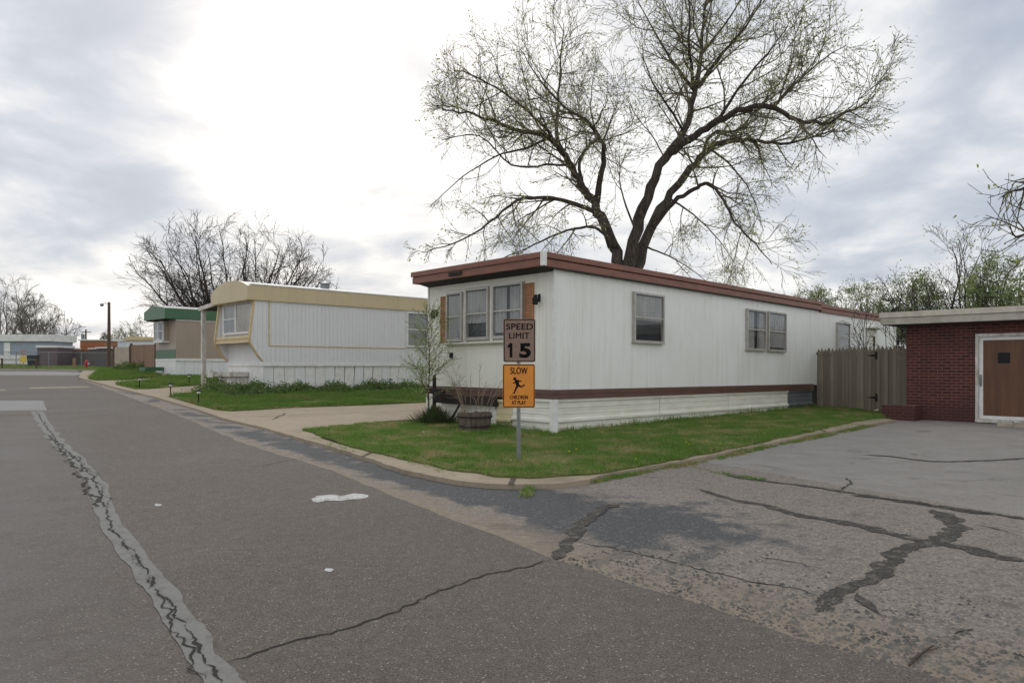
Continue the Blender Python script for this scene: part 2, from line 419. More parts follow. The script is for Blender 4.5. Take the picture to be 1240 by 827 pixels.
# ------------------------------------------------------------------ ground sheets
def seg_dist(p, a, b):
    ab = b - a; t = max(0, min(1, (p - a).dot(ab) / max(ab.length_squared, 1e-9)))
    return (p - (a + ab * t)).length
def poly_dist(p, pts): return min(seg_dist(p, a, b) for a, b in zip(pts, pts[1:]))
def inside(p, poly):
    c = False; n = len(poly); j = n - 1
    for i in range(n):
        a, b = poly[i], poly[j]
        if (a[1] > p[1]) != (b[1] > p[1]) and p[0] < (b[0] - a[0]) * (p[1] - a[1]) / (b[1] - a[1]) + a[0]: c = not c
        j = i
    return c
def sheet(name, pts, off, mat, skirt=0, kind='structure', cell=None, attrs=None, box=None):
    pts = [Vector((p[0], p[1], 0)) for p in pts]
    bm = bmesh.new()
    bm.faces.new([bm.verts.new(p) for p in pts])
    bmesh.ops.triangulate(bm, faces=bm.faces[:])
    ss = [sc_(p.x, p.y) for p in pts]
    def cut(co, no):
        bmesh.ops.bisect_plane(bm, geom=bm.verts[:] + bm.edges[:] + bm.faces[:], plane_co=co, plane_no=no, dist=1e-5)
    for i in range(max(0, int(min(ss))), min(140, int(max(ss)) + 1)):
        cut(UU * i, UU)
    if cell:
        x0, x1, y0, y1 = box
        for i in range(int((x1 - x0) / cell)): cut(Vector((x0 + i * cell, 0, 0)), Vector((1, 0, 0)))
        for i in range(int((y1 - y0) / cell)): cut(Vector((0, y0 + i * cell, 0)), Vector((0, 1, 0)))
    bmesh.ops.recalc_face_normals(bm, faces=bm.faces)
    if sum(fc.normal.z for fc in bm.faces) < 0: bmesh.ops.reverse_faces(bm, faces=bm.faces[:])
    for v in bm.verts: v.co.z = gz(v.co.x, v.co.y) + off
    if skirt:
        be = [e for e in bm.edges if e.is_boundary]
        r = bmesh.ops.extrude_edge_only(bm, edges=be)
        for g in r['geom']:
            if isinstance(g, bmesh.types.BMVert): g.co.z -= skirt
    me = bpy.data.meshes.new(name); bm.to_mesh(me); bm.free()
    if attrs:
        for an, fn in attrs.items():
            at = me.attributes.new(an, 'FLOAT', 'POINT')
            at.data.foreach_set('value', [fn(Vector((v.co.x, v.co.y, 0))) for v in me.vertices])
    o = bpy.data.objects.new(name, me); col.objects.link(o); me.materials.append(mat)
    o['kind'] = kind
    return o
def rough(pts, step=.25, amp=.02, seed=0, closed=False):
    P = [Vector((p[0], p[1], 0)) for p in pts]; out = []
    for a, b in zip(P, P[1:] + (P[:1] if closed else [])):
        n = max(1, int((b - a).length / step))
        if n > 120: n = 1
        for i in range(n):
            q = a.lerp(b, i / n); d = (b - a).normalized(); k = noise.noise(Vector((q.x * 2.3, q.y * 2.3, seed))) * 1.4 + noise.noise(Vector((q.x * 7, q.y * 7, seed))) * .7
            out.append(q + Vector((-d.y, d.x, 0)) * k * amp)
    if not closed: out.append(P[-1])
    return out
def PX(lst, off=0): return [G(x, y, off) for x, y in lst]

def loc1(x, y):  # T1 local -> world
    return Vector((.83, 14.0, 0)) + V * x + UU * y
def loc2(x, y): return Vector((-9.2, 25.1, 0)) + V * x + UU * y
def loc3(x, y): return Vector((-18.9, 39.0, 0)) + V * x + UU * y

sheet('ground', [(-500, -40), (500, -40), (500, 700), (-500, 700)], -.03, M['ground'])

seam_px = [(1180, 839), (1120, 820), (1020, 792), (920, 760), (820, 727), (745, 706), (670, 680), (620, 659), (500, 612), (400, 571), (300, 540),
           (235, 512), (190, 494), (160, 483), (125, 470), (95, 459)]
seam = PX(seam_px)
near = [Vector((14, -3, 0)), Vector((7.5, 1.2, 0))]
def worn(p):
    a = (Vector((-1.9, 1.0, 0)), Vector((-36, 50, 0)))
    a = (W(-160, 3.0).xy.to_3d(), W(0, 9).xy.to_3d(), W(25, 30).xy.to_3d())
    return max(0, 1 - poly_dist(p, a) / 1.4) * .8
road_pts = near + rough(seam, .18, .035, 3) + [W(95, 52), W(200, 52), Vector((-22, 56.5, 0)), Vector((-75, 51.5, 0)), Vector((-75, -6, 0)), Vector((14, -6, 0))]
sheet('road', road_pts, .022, M['road'], .05, cell=.6, box=(-10, 8, 0, 16), attrs={'worn': worn})

kerb_out = [(95, 457), (140, 469), (190, 481), (240, 495.5), (270, 506), (320, 517.5), (350, 526.5), (400, 540), (440, 552.5), (465, 561), (500, 571.5), (545, 580), (590, 585.5),
            (630, 586.5), (670, 585.5), (710, 580.5), (750, 570.5), (835, 556.5), (920, 539), (980, 527), (1040, 515.5), (1085, 508.5)]
seam_under = [p + Vector((-.25, -.25, 0)) for p in seam]
lot_pts = [Vector((14, -3.3, 0)), Vector((7.2, .9, 0))] + seam_under + PX(kerb_out) + [Vector((11.6, 19.9, 0)), Vector((24, 6, 0)), Vector((24, -3.3, 0))]
patch_px = [(115, 465), (190, 484), (270, 510), (350, 530), (465, 563), (545, 583), (620, 589), (660, 588), (700, 600), (745, 611), (720, 618), (700, 640),
            (655, 634), (600, 620), (540, 603), (470, 585), (400, 562), (330, 540), (230, 508), (150, 478)]
patch = PX(patch_px)
def d_patch(p):
    d = poly_dist(p, patch + patch[:1]); d = d if inside(p, patch) else -d
    c2 = G(770, 634); d2 = .36 - ((p - Vector((c2.x, c2.y, 0))).length) * .35
    c3 = G(815, 652); d3 = .08 - ((p - Vector((c3.x, c3.y, 0))).length) * .4
    return max(-2, min(1, max(d * 1.2, d2, d3)))
seam2 = [Vector((p.x, p.y, 0)) for p in near + seam]
patch = [Vector((p.x, p.y, 0)) for p in patch]
def d_seam(p):
    w = .55 + max(0, 9 - p.y) * .12
    return min(2, poly_dist(p, seam2) / w)
crackE = [Vector((q.x, q.y, 0)) for q in PX([(820, 555), (885, 577), (975, 592), (1100, 608), (1240, 629)])] + [Vector((16, 3, 0))]
def smoothness(p):
    # beyond the long tar line
    if p.y < 5 or p.x < 1: return 0
    a, b = crackE[0], crackE[-2]
    n = (b - a).cross(Vector((0, 0, 1)))
    side = (p - a).dot(Vector((-(b - a).y, (b - a).x, 0)).normalized())
    return max(0, min(1, side * 4))
sheet('parking_lot', lot_pts, 0, M['lot'], cell=.3, box=(-4, 13, 3, 20), attrs={'d_patch': d_patch, 'd_seam': d_seam, 'smooth': smoothness})

# concrete: driveways and paths between the lawns
drive = PX(kerb_out[:8], .05) + [Vector((*loc1(-1.2, 4.5).xy, 0)), loc1(14, 4.4), loc2(12, .2), loc2(12, 6.5), loc3(9, -2), loc3(9, 3.4), W(100, 50)]
sheet('driveway', drive, .05, M['concrete'], .06)
kerb_in = [(370, 520), (395, 529.5), (425, 540), (455, 547), (490, 554.5), (540, 566), (600, 575), (640, 577), (685, 575), (740, 569.5), (820, 555), (900, 539), (970, 524), (1030, 511), (1062, 505.5)]
kp = rough(PX([(350, 526.5)] + kerb_out[7:], .06), .14, .028, 5) + rough(PX(kerb_in[::-1], .06), .3, .01, 6) + PX([(360, 519)], .06)
sheet('kerb', kp, .06, M['kerb'], .08)
# far pavement strip of the kerb, slab joints and weedy gaps
def ribbon(name, pts, width, off, mat, jit=.02, wj=.4, seed=1, step=.12, taper=True, zoff=0, low=False, amp=1.0):
    rnd = random.Random(seed)
    P = [Vector((p.x, p.y, 0)) for p in pts]; out = []
    for a, b in zip(P, P[1:]):
        n = max(1, int((b - a).length / step))
        for i in range(n): out.append(a.lerp(b, i / n))
    out.append(P[-1]); N = len(out); vs = []; fs = []
    for i, p in enumerate(out):
        d = (out[min(i + 1, N - 1)] - out[max(i - 1, 0)]).normalized(); s = Vector((-d.y, d.x, 0))
        w = width[0] + (width[1] - width[0]) * i / (N - 1) if hasattr(width, '__len__') else width
        wn_ = .35 if low else .5
        j = (noise.noise(Vector((i * step * 2.2 + seed * 9, seed, 0))) * 1.6 + noise.noise(Vector((i * step * 9 + seed * 9, seed, 4))) * .7 * amp + rnd.uniform(-.35, .35) * amp * (0 if low else 1)) * jit
        e = 1.0
        if taper: e = min(1, (i + .3) / 4, (N - 1 - i + .3) / 4)
        wl = w * e * (1 + wj * (noise.noise(Vector((i * step * (2.0 if low else 6), seed * 3.3, 5))) * 1.5 + rnd.uniform(-.5, .5) * wn_))
        wr = w * e * (1 + wj * (noise.noise(Vector((i * step * (2.0 if low else 6), seed * 3.3, 15))) * 1.5 + rnd.uniform(-.5, .5) * wn_))
        for q in (p + s * (j + wl / 2), p + s * (j - wr / 2)):
            vs.append((q.x, q.y, gz(q.x, q.y) + off))
        if i: fs.append((2 * i - 2, 2 * i - 1, 2 * i + 1, 2 * i))
    m = MB(); m.v = vs; m.f = fs
    o = m.build(name, mat, fix=False); o['kind'] = 'structure'
    return o
RO = .022
sealp = PX([(44, 499), (56, 518), (75, 542), (100, 566), (118, 592), (128, 620), (138, 645), (160, 672), (185, 706), (208, 742), (232, 778), (262, 822), (285, 850)])
def smoothpts(pts, k=6):
    q = [pts[0]]
    for i in range(len(pts) - 1):
        p0 = pts[max(i - 1, 0)]; p1 = pts[i]; p2 = pts[i + 1]; p3 = pts[min(i + 2, len(pts) - 1)]
        for j in range(1, k + 1):
            t = j / k; q.append(.5 * ((2 * p1) + (p2 - p0) * t + (2 * p0 - 5 * p1 + 4 * p2 - p3) * t * t + (3 * p1 - p0 - 3 * p2 + p3) * t ** 3))
    return q
sealp = smoothpts(sealp)
ribbon('road_crack_sealant', sealp, (.25, .145), RO + .004, M['seal'], .02, .32, 3, .11, False, low=True)
ribbon('road_crack', sealp, (.014, .011), RO + .008, M['crackdark'], .035, 2.2, 4, .02, amp=.8)
for i_, (a_, b_) in enumerate(((14, 30), (40, 52))):
    sh_ = Vector((.035 * (-1) ** i_, .01, 0)); ribbon('road_crack', [p + sh_ for p in sealp[a_:b_]], (.011, .006), RO + .0083 + .0003 * i_, M['crackdark'], .05, 1.8, 114 + i_, .02, amp=1.0)
ribbon('road_crack', PX([(190, 722), (205, 748), (222, 775), (228, 800), (245, 830)]), .012, RO + .0085, M['crackdark'], .05, .9, 6, .04)
ribbon('road_crack', PX([(60, 528), (88, 562), (104, 590), (122, 618)]), .03, RO + .0085, M['crackdark'], .08, .9, 16, .05)
ribbon('road_crack', PX([(272, 808), (310, 797), (350, 783), (400, 772), (440, 757), (490, 742), (530, 722), (570, 705), (610, 695), (640, 690), (668, 681)]), (.016, .018), RO + .004, M['crackdark'], .04, .6, 5, .04)
ribbon('road_crack', PX([(270, 568), (320, 566), (400, 548)]), .012, RO + .004, M['crackdark'], .03, .8, 7, .1)
for i, (pts, w) in enumerate([
    ([(990, 741), (1003, 727), (1020, 715), (1046, 704), (1066, 693), (1077, 680), (1090, 668), (1106, 662), (1128, 657), (1146, 650), (1156, 642), (1156, 634), (1147, 626), (1128, 617)], (.10, .19)),
    ([(847, 593), (880, 603), (925, 612), (960, 622), (1000, 629), (1050, 638), (1095, 650), (1145, 660), (1190, 669), (1245, 681)], (.08, .18)),
    ([(880, 575), (920, 582), (970, 588), (1010, 594), (1050, 600), (1100, 609), (1160, 617), (1245, 629)], (.09, .13)),
    ([(1047, 551), (1080, 553), (1110, 557), (1140, 559), (1190, 558), (1245, 555)], (.10, .08)),
    ([(750, 611), (728, 617), (708, 632), (695, 648), (682, 664), (668, 678)], (.13, .10)),
    ([(1038, 719), (1046, 732), (1066, 746)], (.08, .04)),
    ([(1030, 600), (1090, 606), (1130, 612), (1200, 622)], (.05, .1))]):
    ribbon('tar_crack_seal', smoothpts(PX(pts), 4), w, .004 + .0008 * i, M['tar'], .02, .7, 20 + i, .022)
for i, (pts, w) in enumerate([
    ([(697, 655), (735, 662), (780, 672), (835, 686), (870, 694), (910, 704), (960, 714), (1000, 722)], .014),
    ([(1155, 768), (1175, 760)], .05),
    ([(900, 670), (960, 682), (1005, 690)], .012), ([(1020, 595), (1028, 585), (1027, 578)], .02), ([(1180, 634), (1240, 650)], .015)]):
    ribbon('asphalt_crack', PX(pts), w, .0035 + .0004 * i, M['crackdark'], .05, .9, 40 + i, .05)
# kerb joints and driveway joints
for i, (a, b) in enumerate([((440, 552.5), (452, 546)), ((618, 586.5), (622, 576.5)), ((826, 557.5), (817, 555.5)), ((925, 537.5), (905, 538)), ((1000, 523), (992, 519.5))]):
    ribbon('kerb_joint', PX([a, b], .06), .06, .064, M['soil'], .015, .5, 60 + i, .05, False)
ribbon('driveway_joint', PX([(345, 522), (420, 516), (510, 509)], .05), .03, .0545, M['crackdark'], .01, .6, 70, .1)
ribbon('driveway_joint', PX([(330, 508), (338, 504), (346, 500)], .05), .05, .0545, M['soil'], .05, .9, 71, .07)
ribbon('driveway_joint', PX([(270, 505), (320, 504), (370, 502), (430, 500), (512, 497)], .05), .02, .0545, M['crackdark'], .01, .6, 72, .1)
# painted marks
def blob(name, cx, cy, rx, ry, off, mat, n=26, seed=0, shape=None):
    pts = []
    for i in range(n):
        t = 2 * pi * i / n; k = 1 + .35 * noise.noise(Vector((cos(t) * 1.5, sin(t) * 1.5, seed)))
        pts.append((cx + rx * k * cos(t), cy + ry * k * sin(t)))
    return sheet(name, PX(pts), off, mat)
spx = [(377, 607), (384, 603), (396, 602), (404, 601), (412, 603), (420, 602), (428, 600), (438, 600.5), (446, 602), (446, 605), (436, 607), (424, 607.5), (414, 609), (404, 609), (394, 609), (386, 611), (379, 610.5)]
sheet('paint_spill', PX(spx), RO + .004, M['spill'])
blob('paint_spill', 398, 694, 5, 2.4, RO + .004, M['spill'], seed=4)
blob('paint_spill', 191, 614, 4, 1.6, RO + .004, M['spill'], seed=9)
sheet('road_marking', PX([(36, 471.5), (36, 470), (107, 468.3), (108, 469.6)]), RO + .004, M['yellowline'])
sheet('road_marking', PX([(-30, 474), (-30, 472.6), (7, 472.6), (7, 473.8)]), RO + .004, M['yellowline'])
sheet('road_patch', PX([(-60, 486), (52, 486), (57, 498), (-60, 499)]), RO + .004, M['greypatch'])
sheet('road_patch', PX([(-60, 450.5), (60, 450.5), (120, 452), (90, 455), (-60, 454.5)]), RO + .004, M['greypatch'])

def _unused(): pass
# lawns
LAWN = .085
lawn1 = rough(PX(kerb_in, LAWN), .16, .05, 8) + [Vector((11.35, 19.75, 0)), Vector((11.2, 20.6, 0)), loc1(13.2, -.1), loc1(12.8, .6), loc1(.6, .6), loc1(.5, 3.9), loc1(.2, 4.3)] + PX([(500, 509), (430, 513)], LAWN)
sheet('lawn', lawn1, LAWN, M['turf'], .1)
lawn2 = PX([(205, 479.5), (240, 489.5), (262, 495), (280, 496.5), (310, 495), (350, 492.5), (450, 489), (520, 486)], LAWN) + [loc2(14, -3.3), loc2(14, .6), loc2(.8, .6), loc2(.8, 2.9)] + PX([(262, 472)], LAWN)
sheet('lawn', lawn2, LAWN, M['turf'], .1)
lawn3 = PX([(140, 464.8), (163, 470), (178, 470), (235, 466), (266, 462.5)], LAWN) + [loc3(9, -1.6), loc3(9, .6), loc3(.6, .6), loc3(.6, 3)] + PX([(189, 459.5)], LAWN)
sheet('lawn', lawn3, LAWN, M['turf'], .1)
lawn4 = PX([(108, 458.5), (118, 460), (150, 459.3), (189, 456.5)], LAWN) + [loc3(.6, 3.8), W(189, 47), W(139, 55), W(122, 55)]
sheet('lawn', lawn4, LAWN, M['turf'], .1)
verge = [W(-120, 53), W(-40, 53), W(60, 53), W(150, 53), W(160, 80), W(-140, 80)]
lawn_polys = [lawn1, lawn2, lawn3, lawn4]

# ------------------------------------------------------------------ grass blades (one object per lawn)
def blades(name, poly, n, h, w, mat, off, seed, label, dens=None, avoid=None, cat='grass'):
    rnd = random.Random(seed)
    P = [(p[0], p[1]) for p in poly]; xs = [p[0] for p in P]; ys = [p[1] for p in P]
    vs = []; fs = []; c = 0; tries = 0
    while c < n and tries < n * 12:
        tries += 1
        x = rnd.uniform(min(xs), max(xs)); y = rnd.uniform(min(ys), max(ys))
        if not inside((x, y), P): continue
        k = noise.noise(Vector((x * .9, y * .9, seed))) + .5 * noise.noise(Vector((x * 3, y * 3, seed)))
        if rnd.random() > .72 + .9 * k: continue
        if avoid and avoid(x, y): continue
        c += 1
        z = gz(x, y) + off
        hh = rnd.uniform(*h) * max(.35, 1 + .9 * k)
        for _ in range(3):
            a = rnd.uniform(0, 2 * pi); ww = rnd.uniform(*w)
            ox, oy = rnd.gauss(0, .02), rnd.gauss(0, .02)
            lx, ly = rnd.gauss(0, .45) * hh, rnd.gauss(0, .45) * hh
            i = len(vs)
            bx, by = x + ox, y + oy
            vs += [(bx - cos(a) * ww, by - sin(a) * ww, z - .01), (bx + cos(a) * ww, by + sin(a) * ww, z - .01), (bx + lx, by + ly, z + hh * rnd.uniform(.7, 1.1))]
            fs.append((i, i + 1, i + 2))
    m = MB(); m.v = vs; m.f = fs
    o = m.build(name, mat, fix=False); tag(o, label, cat, kind='stuff'); return o
def under(x, y):
    p = Vector((x, y, 0))
    for o0, wd in ((Vector((.83, 14, 0)), 4.1), (Vector((-9.2, 25.1, 0)), 3.2), (Vector((-18.9, 39, 0)), 3.4)):
        q = p - o0; a, b = q.dot(V), q.dot(UU)
        if 0.02 < a < 21 and 0.02 < b < wd: return True
    return False
blades('grass', lawn1, 42000, (.03, .065), (.006, .011), M['blade'], LAWN, 1, 'short patchy green grass on the corner lawn round the sign', avoid=under)
blades('grass', lawn2, 26000, (.05, .12), (.009, .016), M['blade2'], LAWN, 2, 'green grass on the lawn beside the tan roofed trailer', avoid=under)
blades('grass', lawn3, 8000, (.07, .16), (.014, .022), M['blade2'], LAWN, 3, 'green grass on the lawn beside the green roofed trailer', avoid=under)
blades('grass', lawn4, 8000, (.08, .2), (.015, .025), M['blade2'], LAWN, 4, 'long green grass in front of the brown board fence', avoid=under)
blades('grass', verge, 9000, (.05, .14), (.02, .04), M['blade'], -.03, 5, 'grass verge along the far side of the cross street')
def strip(pts, wd, s=1):
    P = [Vector((p.x, p.y, 0)) for p in pts]; a = []; b = []
    for i, p in enumerate(P):
        d = (P[min(i + 1, len(P) - 1)] - P[max(i - 1, 0)]).normalized(); n = Vector((-d.y, d.x, 0)) * wd * s
        a.append(p + n / 2); b.append(p - n / 2)
    return a + b[::-1]
blades('weeds', strip([loc1(-.08, 4.1), loc1(-.08, -.06), loc1(13, -.06)], .22), 1700, (.06, .17), (.007, .012), M['blade'], LAWN, 6, 'longer grass growing against the white skirting of the near trailer', avoid=under, cat='weeds')
blades('weeds', strip(PX([(800, 566), (850, 557), (920, 541), (1000, 526), (1050, 515)]), .42), 4200, (.02, .07), (.007, .011), M['blade'], .0, 7, 'weeds along the far part of the kerb by the parking lot', cat='weeds')
blades('weeds', strip(PX([(710, 585), (770, 574), (830, 563), (880, 575), (925, 582)]), .16), 700, (.02, .06), (.006, .010), M['blade'], .0, 17, 'weeds spreading from the kerb into the start of the tar line', cat='weeds')
blades('weeds', strip(PX([(360, 523), (400, 539), (440, 551), (470, 553), (520, 566), (545, 577)], .05), .12), 500, (.02, .07), (.006, .010), M['blade'], .03, 8, 'weeds between the kerb slabs beside the driveway', cat='weeds')
blades('weeds', strip(PX([(612, 588), (622, 583), (640, 594), (636, 604)]), .10), 110, (.02, .05), (.005, .009), M['blade'], .02, 9, 'tuft of weeds in the kerb joint below the sign', cat='weeds')
blades('weeds', strip(PX([(1045, 512), (1075, 507), (1110, 504), (1190, 508)]), .35), 900, (.03, .08), (.006, .011), M['blade'], .0, 10, 'thin weeds at the foot of the brick wall', cat='weeds')
# flowers in the lawn
m = MB()
for i in range(16):
    p = G(U(600, 1000), U(520, 570), LAWN)
    if not inside((p.x, p.y), [(q[0], q[1]) for q in lawn1]) or under(p.x, p.y): continue
    r = U(.012, .022); z = p.z + .06
    m.lathe([(r * .4, z), (r, z + .006), (r * .5, z + .014)], 6, (p.x, p.y, 0))
tag(m.build('dandelion_flowers', M['strawberry']), 'tiny yellow flowers scattered over the corner lawn', 'flowers', kind='stuff')
# grit along the edge of the new road
m = MB(); rnd = random.Random(5)
S2 = [Vector((p.x, p.y, 0)) for p in PX([(668, 681), (745, 707), (820, 728), (920, 761), (1020, 793), (1120, 821), (1240, 850)])]
def stone(m, x, y, r, z0):
    z = gz(x, y) + z0
    pts = [(x + r * cos(a) * rnd.uniform(.7, 1.2), y + r * sin(a) * rnd.uniform(.7, 1.2), z) for a in (0, 1.25, 2.5, 3.8, 5)]
    m.add(pts + [(x + rnd.uniform(-.3, .3) * r, y + rnd.uniform(-.3, .3) * r, z + r * rnd.uniform(.6, 1))], [(0, 1, 5), (1, 2, 5), (2, 3, 5), (3, 4, 5), (4, 0, 5)])
for i in range(2600):
    k = rnd.randrange(len(S2) - 1); p = S2[k].lerp(S2[k + 1], rnd.random()); d = (S2[k + 1] - S2[k]).normalized(); n = Vector((-d.y, d.x, 0))
    if n.y < 0: n = -n
    p = p + n * (abs(rnd.gauss(0, .55)) + .02)
    stone(m, p.x, p.y, rnd.choice((.006, .008, .012, .018)) * rnd.uniform(.6, 1.2), 0)
for i in range(500):
    p = G(rnd.uniform(640, 1235), rnd.uniform(600, 800)); stone(m, p.x, p.y, rnd.uniform(.004, .011), 0.001)
tag(m.build('gravel', M['pebble'], fix=False), 'loose dark grit lying along the edge of the road asphalt', 'gravel', kind='stuff')

# ------------------------------------------------------------------ trees
class Tree:
    def __init__(s, seed):
        s.r = random.Random(seed); s.trunk = MB(); s.br = MB(); s.lf = MB(); s.leaf = .05; s.nleaf = 2; s.bound = None
    def rv(s): return Vector((s.r.gauss(0, 1), s.r.gauss(0, 1), s.r.gauss(0, 1)))
    def leaves(s, p, d, n):
        for _ in range(n):
            q = p + s.rv() * s.leaf * .8
            a = (d + s.rv() * .6).normalized() * s.leaf * s.r.uniform(.6, 1.4); b = s.rv().normalized() * s.leaf * .4
            i = len(s.lf.v); s.lf.v += [tuple(q), tuple(q + a * .5 + b), tuple(q + a), tuple(q + a * .5 - b)]; s.lf.f.append((i, i + 1, i + 2, i + 3))
    def grow(s, p, d, L, r, lvl, P):
        seg = P['seg'][lvl]; n = max(2, int(L / seg)); wob = P['wob'][lvl]; up = P['up'][lvl]
        pts = [p.copy()]; d = d.normalized(); dirs = [d.copy()]
        for i in range(n):
            d = (d + s.rv() * wob + Vector((0, 0, up))).normalized()
            p = p + d * (L / n)
            if s.bound and lvl > 0 and len(pts) > 1:
                bc, bx, bz = s.bound; q = p - bc
                if (q.x / bx) ** 2 + (q.y / bx) ** 2 + (q.z / bz) ** 2 > s.r.uniform(.86, 1.12): break
            pts.append(p.copy()); dirs.append(d.copy())
        rad = [max(P['rmin'], r * (1 - .8 * i / n)) for i in range(len(pts))]
        s.out(pts, rad, lvl, P); s.kids(pts, dirs, rad, L, lvl, P)
    def out(s, pts, rad, lvl, P):
        m = s.trunk if lvl == 0 else s.br
        m.tube(pts, rad, (8, 6, 4, 3, 3)[min(lvl, 4)], cap=False)
    def kids(s, pts, dirs, rad, L, lvl, P, f0=None):
        last = lvl + 1 >= P['levels']
        if last:
            if s.nleaf:
                for p, d in zip(pts[1:], dirs[1:]):
                    if s.r.random() < P.get('lp', .8): s.leaves(p, d, s.nleaf)
            return
        k = P['n'][lvl] * L; n = int(k) + (s.r.random() < k % 1)
        f0 = P['f0'][lvl] if f0 is None else f0
        for j in range(n):
            t = f0 + (1 - f0) * (j + s.r.random()) / max(n, 1)
            i = min(len(pts) - 2, int(t * (len(pts) - 1))); u = t * (len(pts) - 1) - i
            q = pts[i].lerp(pts[i + 1], min(u, 1)); d = dirs[min(i + 1, len(dirs) - 1)]
            sd = s.rv(); sd -= d * sd.dot(d); sd.normalize()
            a = radians(s.r.uniform(*P['ang'][lvl]))
            nd = d * cos(a) + sd * sin(a)
            if P.get('hemi') and nd.z < -.1: nd.z *= -.5
            l = s.r.uniform(*P['len'][lvl]) * (1 - .45 * t * P.get('tap', 1))
            s.grow(q, nd, l, min(rad[i] * .6, P['r'][lvl]), lvl + 1, P)
    def limb(s, pts, r0, r1, P, f0=.3):
        # smooth a hand-placed limb
        pts = [Vector(p) for p in pts]; q = [pts[0]]
        for i in range(len(pts) - 1):
            p0 = pts[max(i - 1, 0)]; p1 = pts[i]; p2 = pts[i + 1]; p3 = pts[min(i + 2, len(pts) - 1)]
            for t in (.25, .5, .75, 1):
                q.append(.5 * ((2 * p1) + (p2 - p0) * t + (2 * p0 - 5 * p1 + 4 * p2 - p3) * t * t + (3 * p1 - p0 - 3 * p2 + p3) * t ** 3))
        q = [p + s.rv() * min(.03, r0 * .2) for p in q]
        N = len(q); rad = [r0 + (r1 - r0) * (i / (N - 1)) ** .8 for i in range(N)]
        rad = [x * s.r.uniform(.93, 1.07) for x in rad]
        dirs = [(q[min(i + 1, N - 1)] - q[max(i - 1, 0)]).normalized() for i in range(N)]
        s.trunk.tube(q, rad, 9, cap=True)
        L = sum((b - a).length for a, b in zip(q, q[1:]))
        s.kids(q, dirs, rad, L, 0, P, f0)
    def finish(s, name, loc, label, cat='tree', group=None, bark='bark', twig='twig', leaf='bud'):
        e = empty(name, loc, 0, label, cat, group)
        inv = Matrix.Translation(-Vector(loc))
        def sh(m): m.v = [(v[0] - loc[0], v[1] - loc[1], v[2] - loc[2]) for v in m.v]; return m
        if s.trunk.v: sh(s.trunk).build('trunk', M[bark], e, smooth=True, fix=False)
        if s.br.v: sh(s.br).build('branches', M[twig], e, smooth=True, fix=False)
        if s.lf.v: sh(s.lf).build('foliage', M[leaf], e, fix=False)
        return e

# the big bare tree behind the near trailer, limbs laid out from the photograph
BD = 21.5
def TP(x, y, dd=0):
    px, py = 490 + x / 2, y / 2; D = BD + dd
    return Vector(((px - CX) / FOC * D, D, EYE - (py - CY) * D / FOC))
P1 = dict(levels=4, seg=[.4, .3, .22, .17], wob=[.1, .15, .16, .16], up=[.0, .045, .05, .05], rmin=.0050,
          n=[2.5, 4.2, 6.0, 0], f0=[.3, .15, .1], ang=[(25, 70), (22, 55), (22, 55)], len=[(1.2, 3.3), (.7, 1.6), (.35, .85)], r=[.032, .014, .008], lp=.75)
PD = dict(P1, up=[0, -.05, -.09, -.10], len=[(1.0, 2.2), (.6, 1.3), (.35, .8)])
PL = dict(P1, n=[1.8, 3.0, 4.4, 0])
big = Tree(11); big.leaf = .066; big.nleaf = 1; big.bound = (Vector(((790 - CX) / FOC * 21.5, 21.6, 7.9)), 7.1, 7.2)
gb = TP(548, 790); base = Vector((gb.x, BD, gz(gb.x, BD)))
big.trunk.tube([base + Vector((0, 0, -.1)), base + Vector((.02, 0, .5)), TP(545, 720), TP(540, 660)], [.50, .38, .31, .30], 12, cap=True)
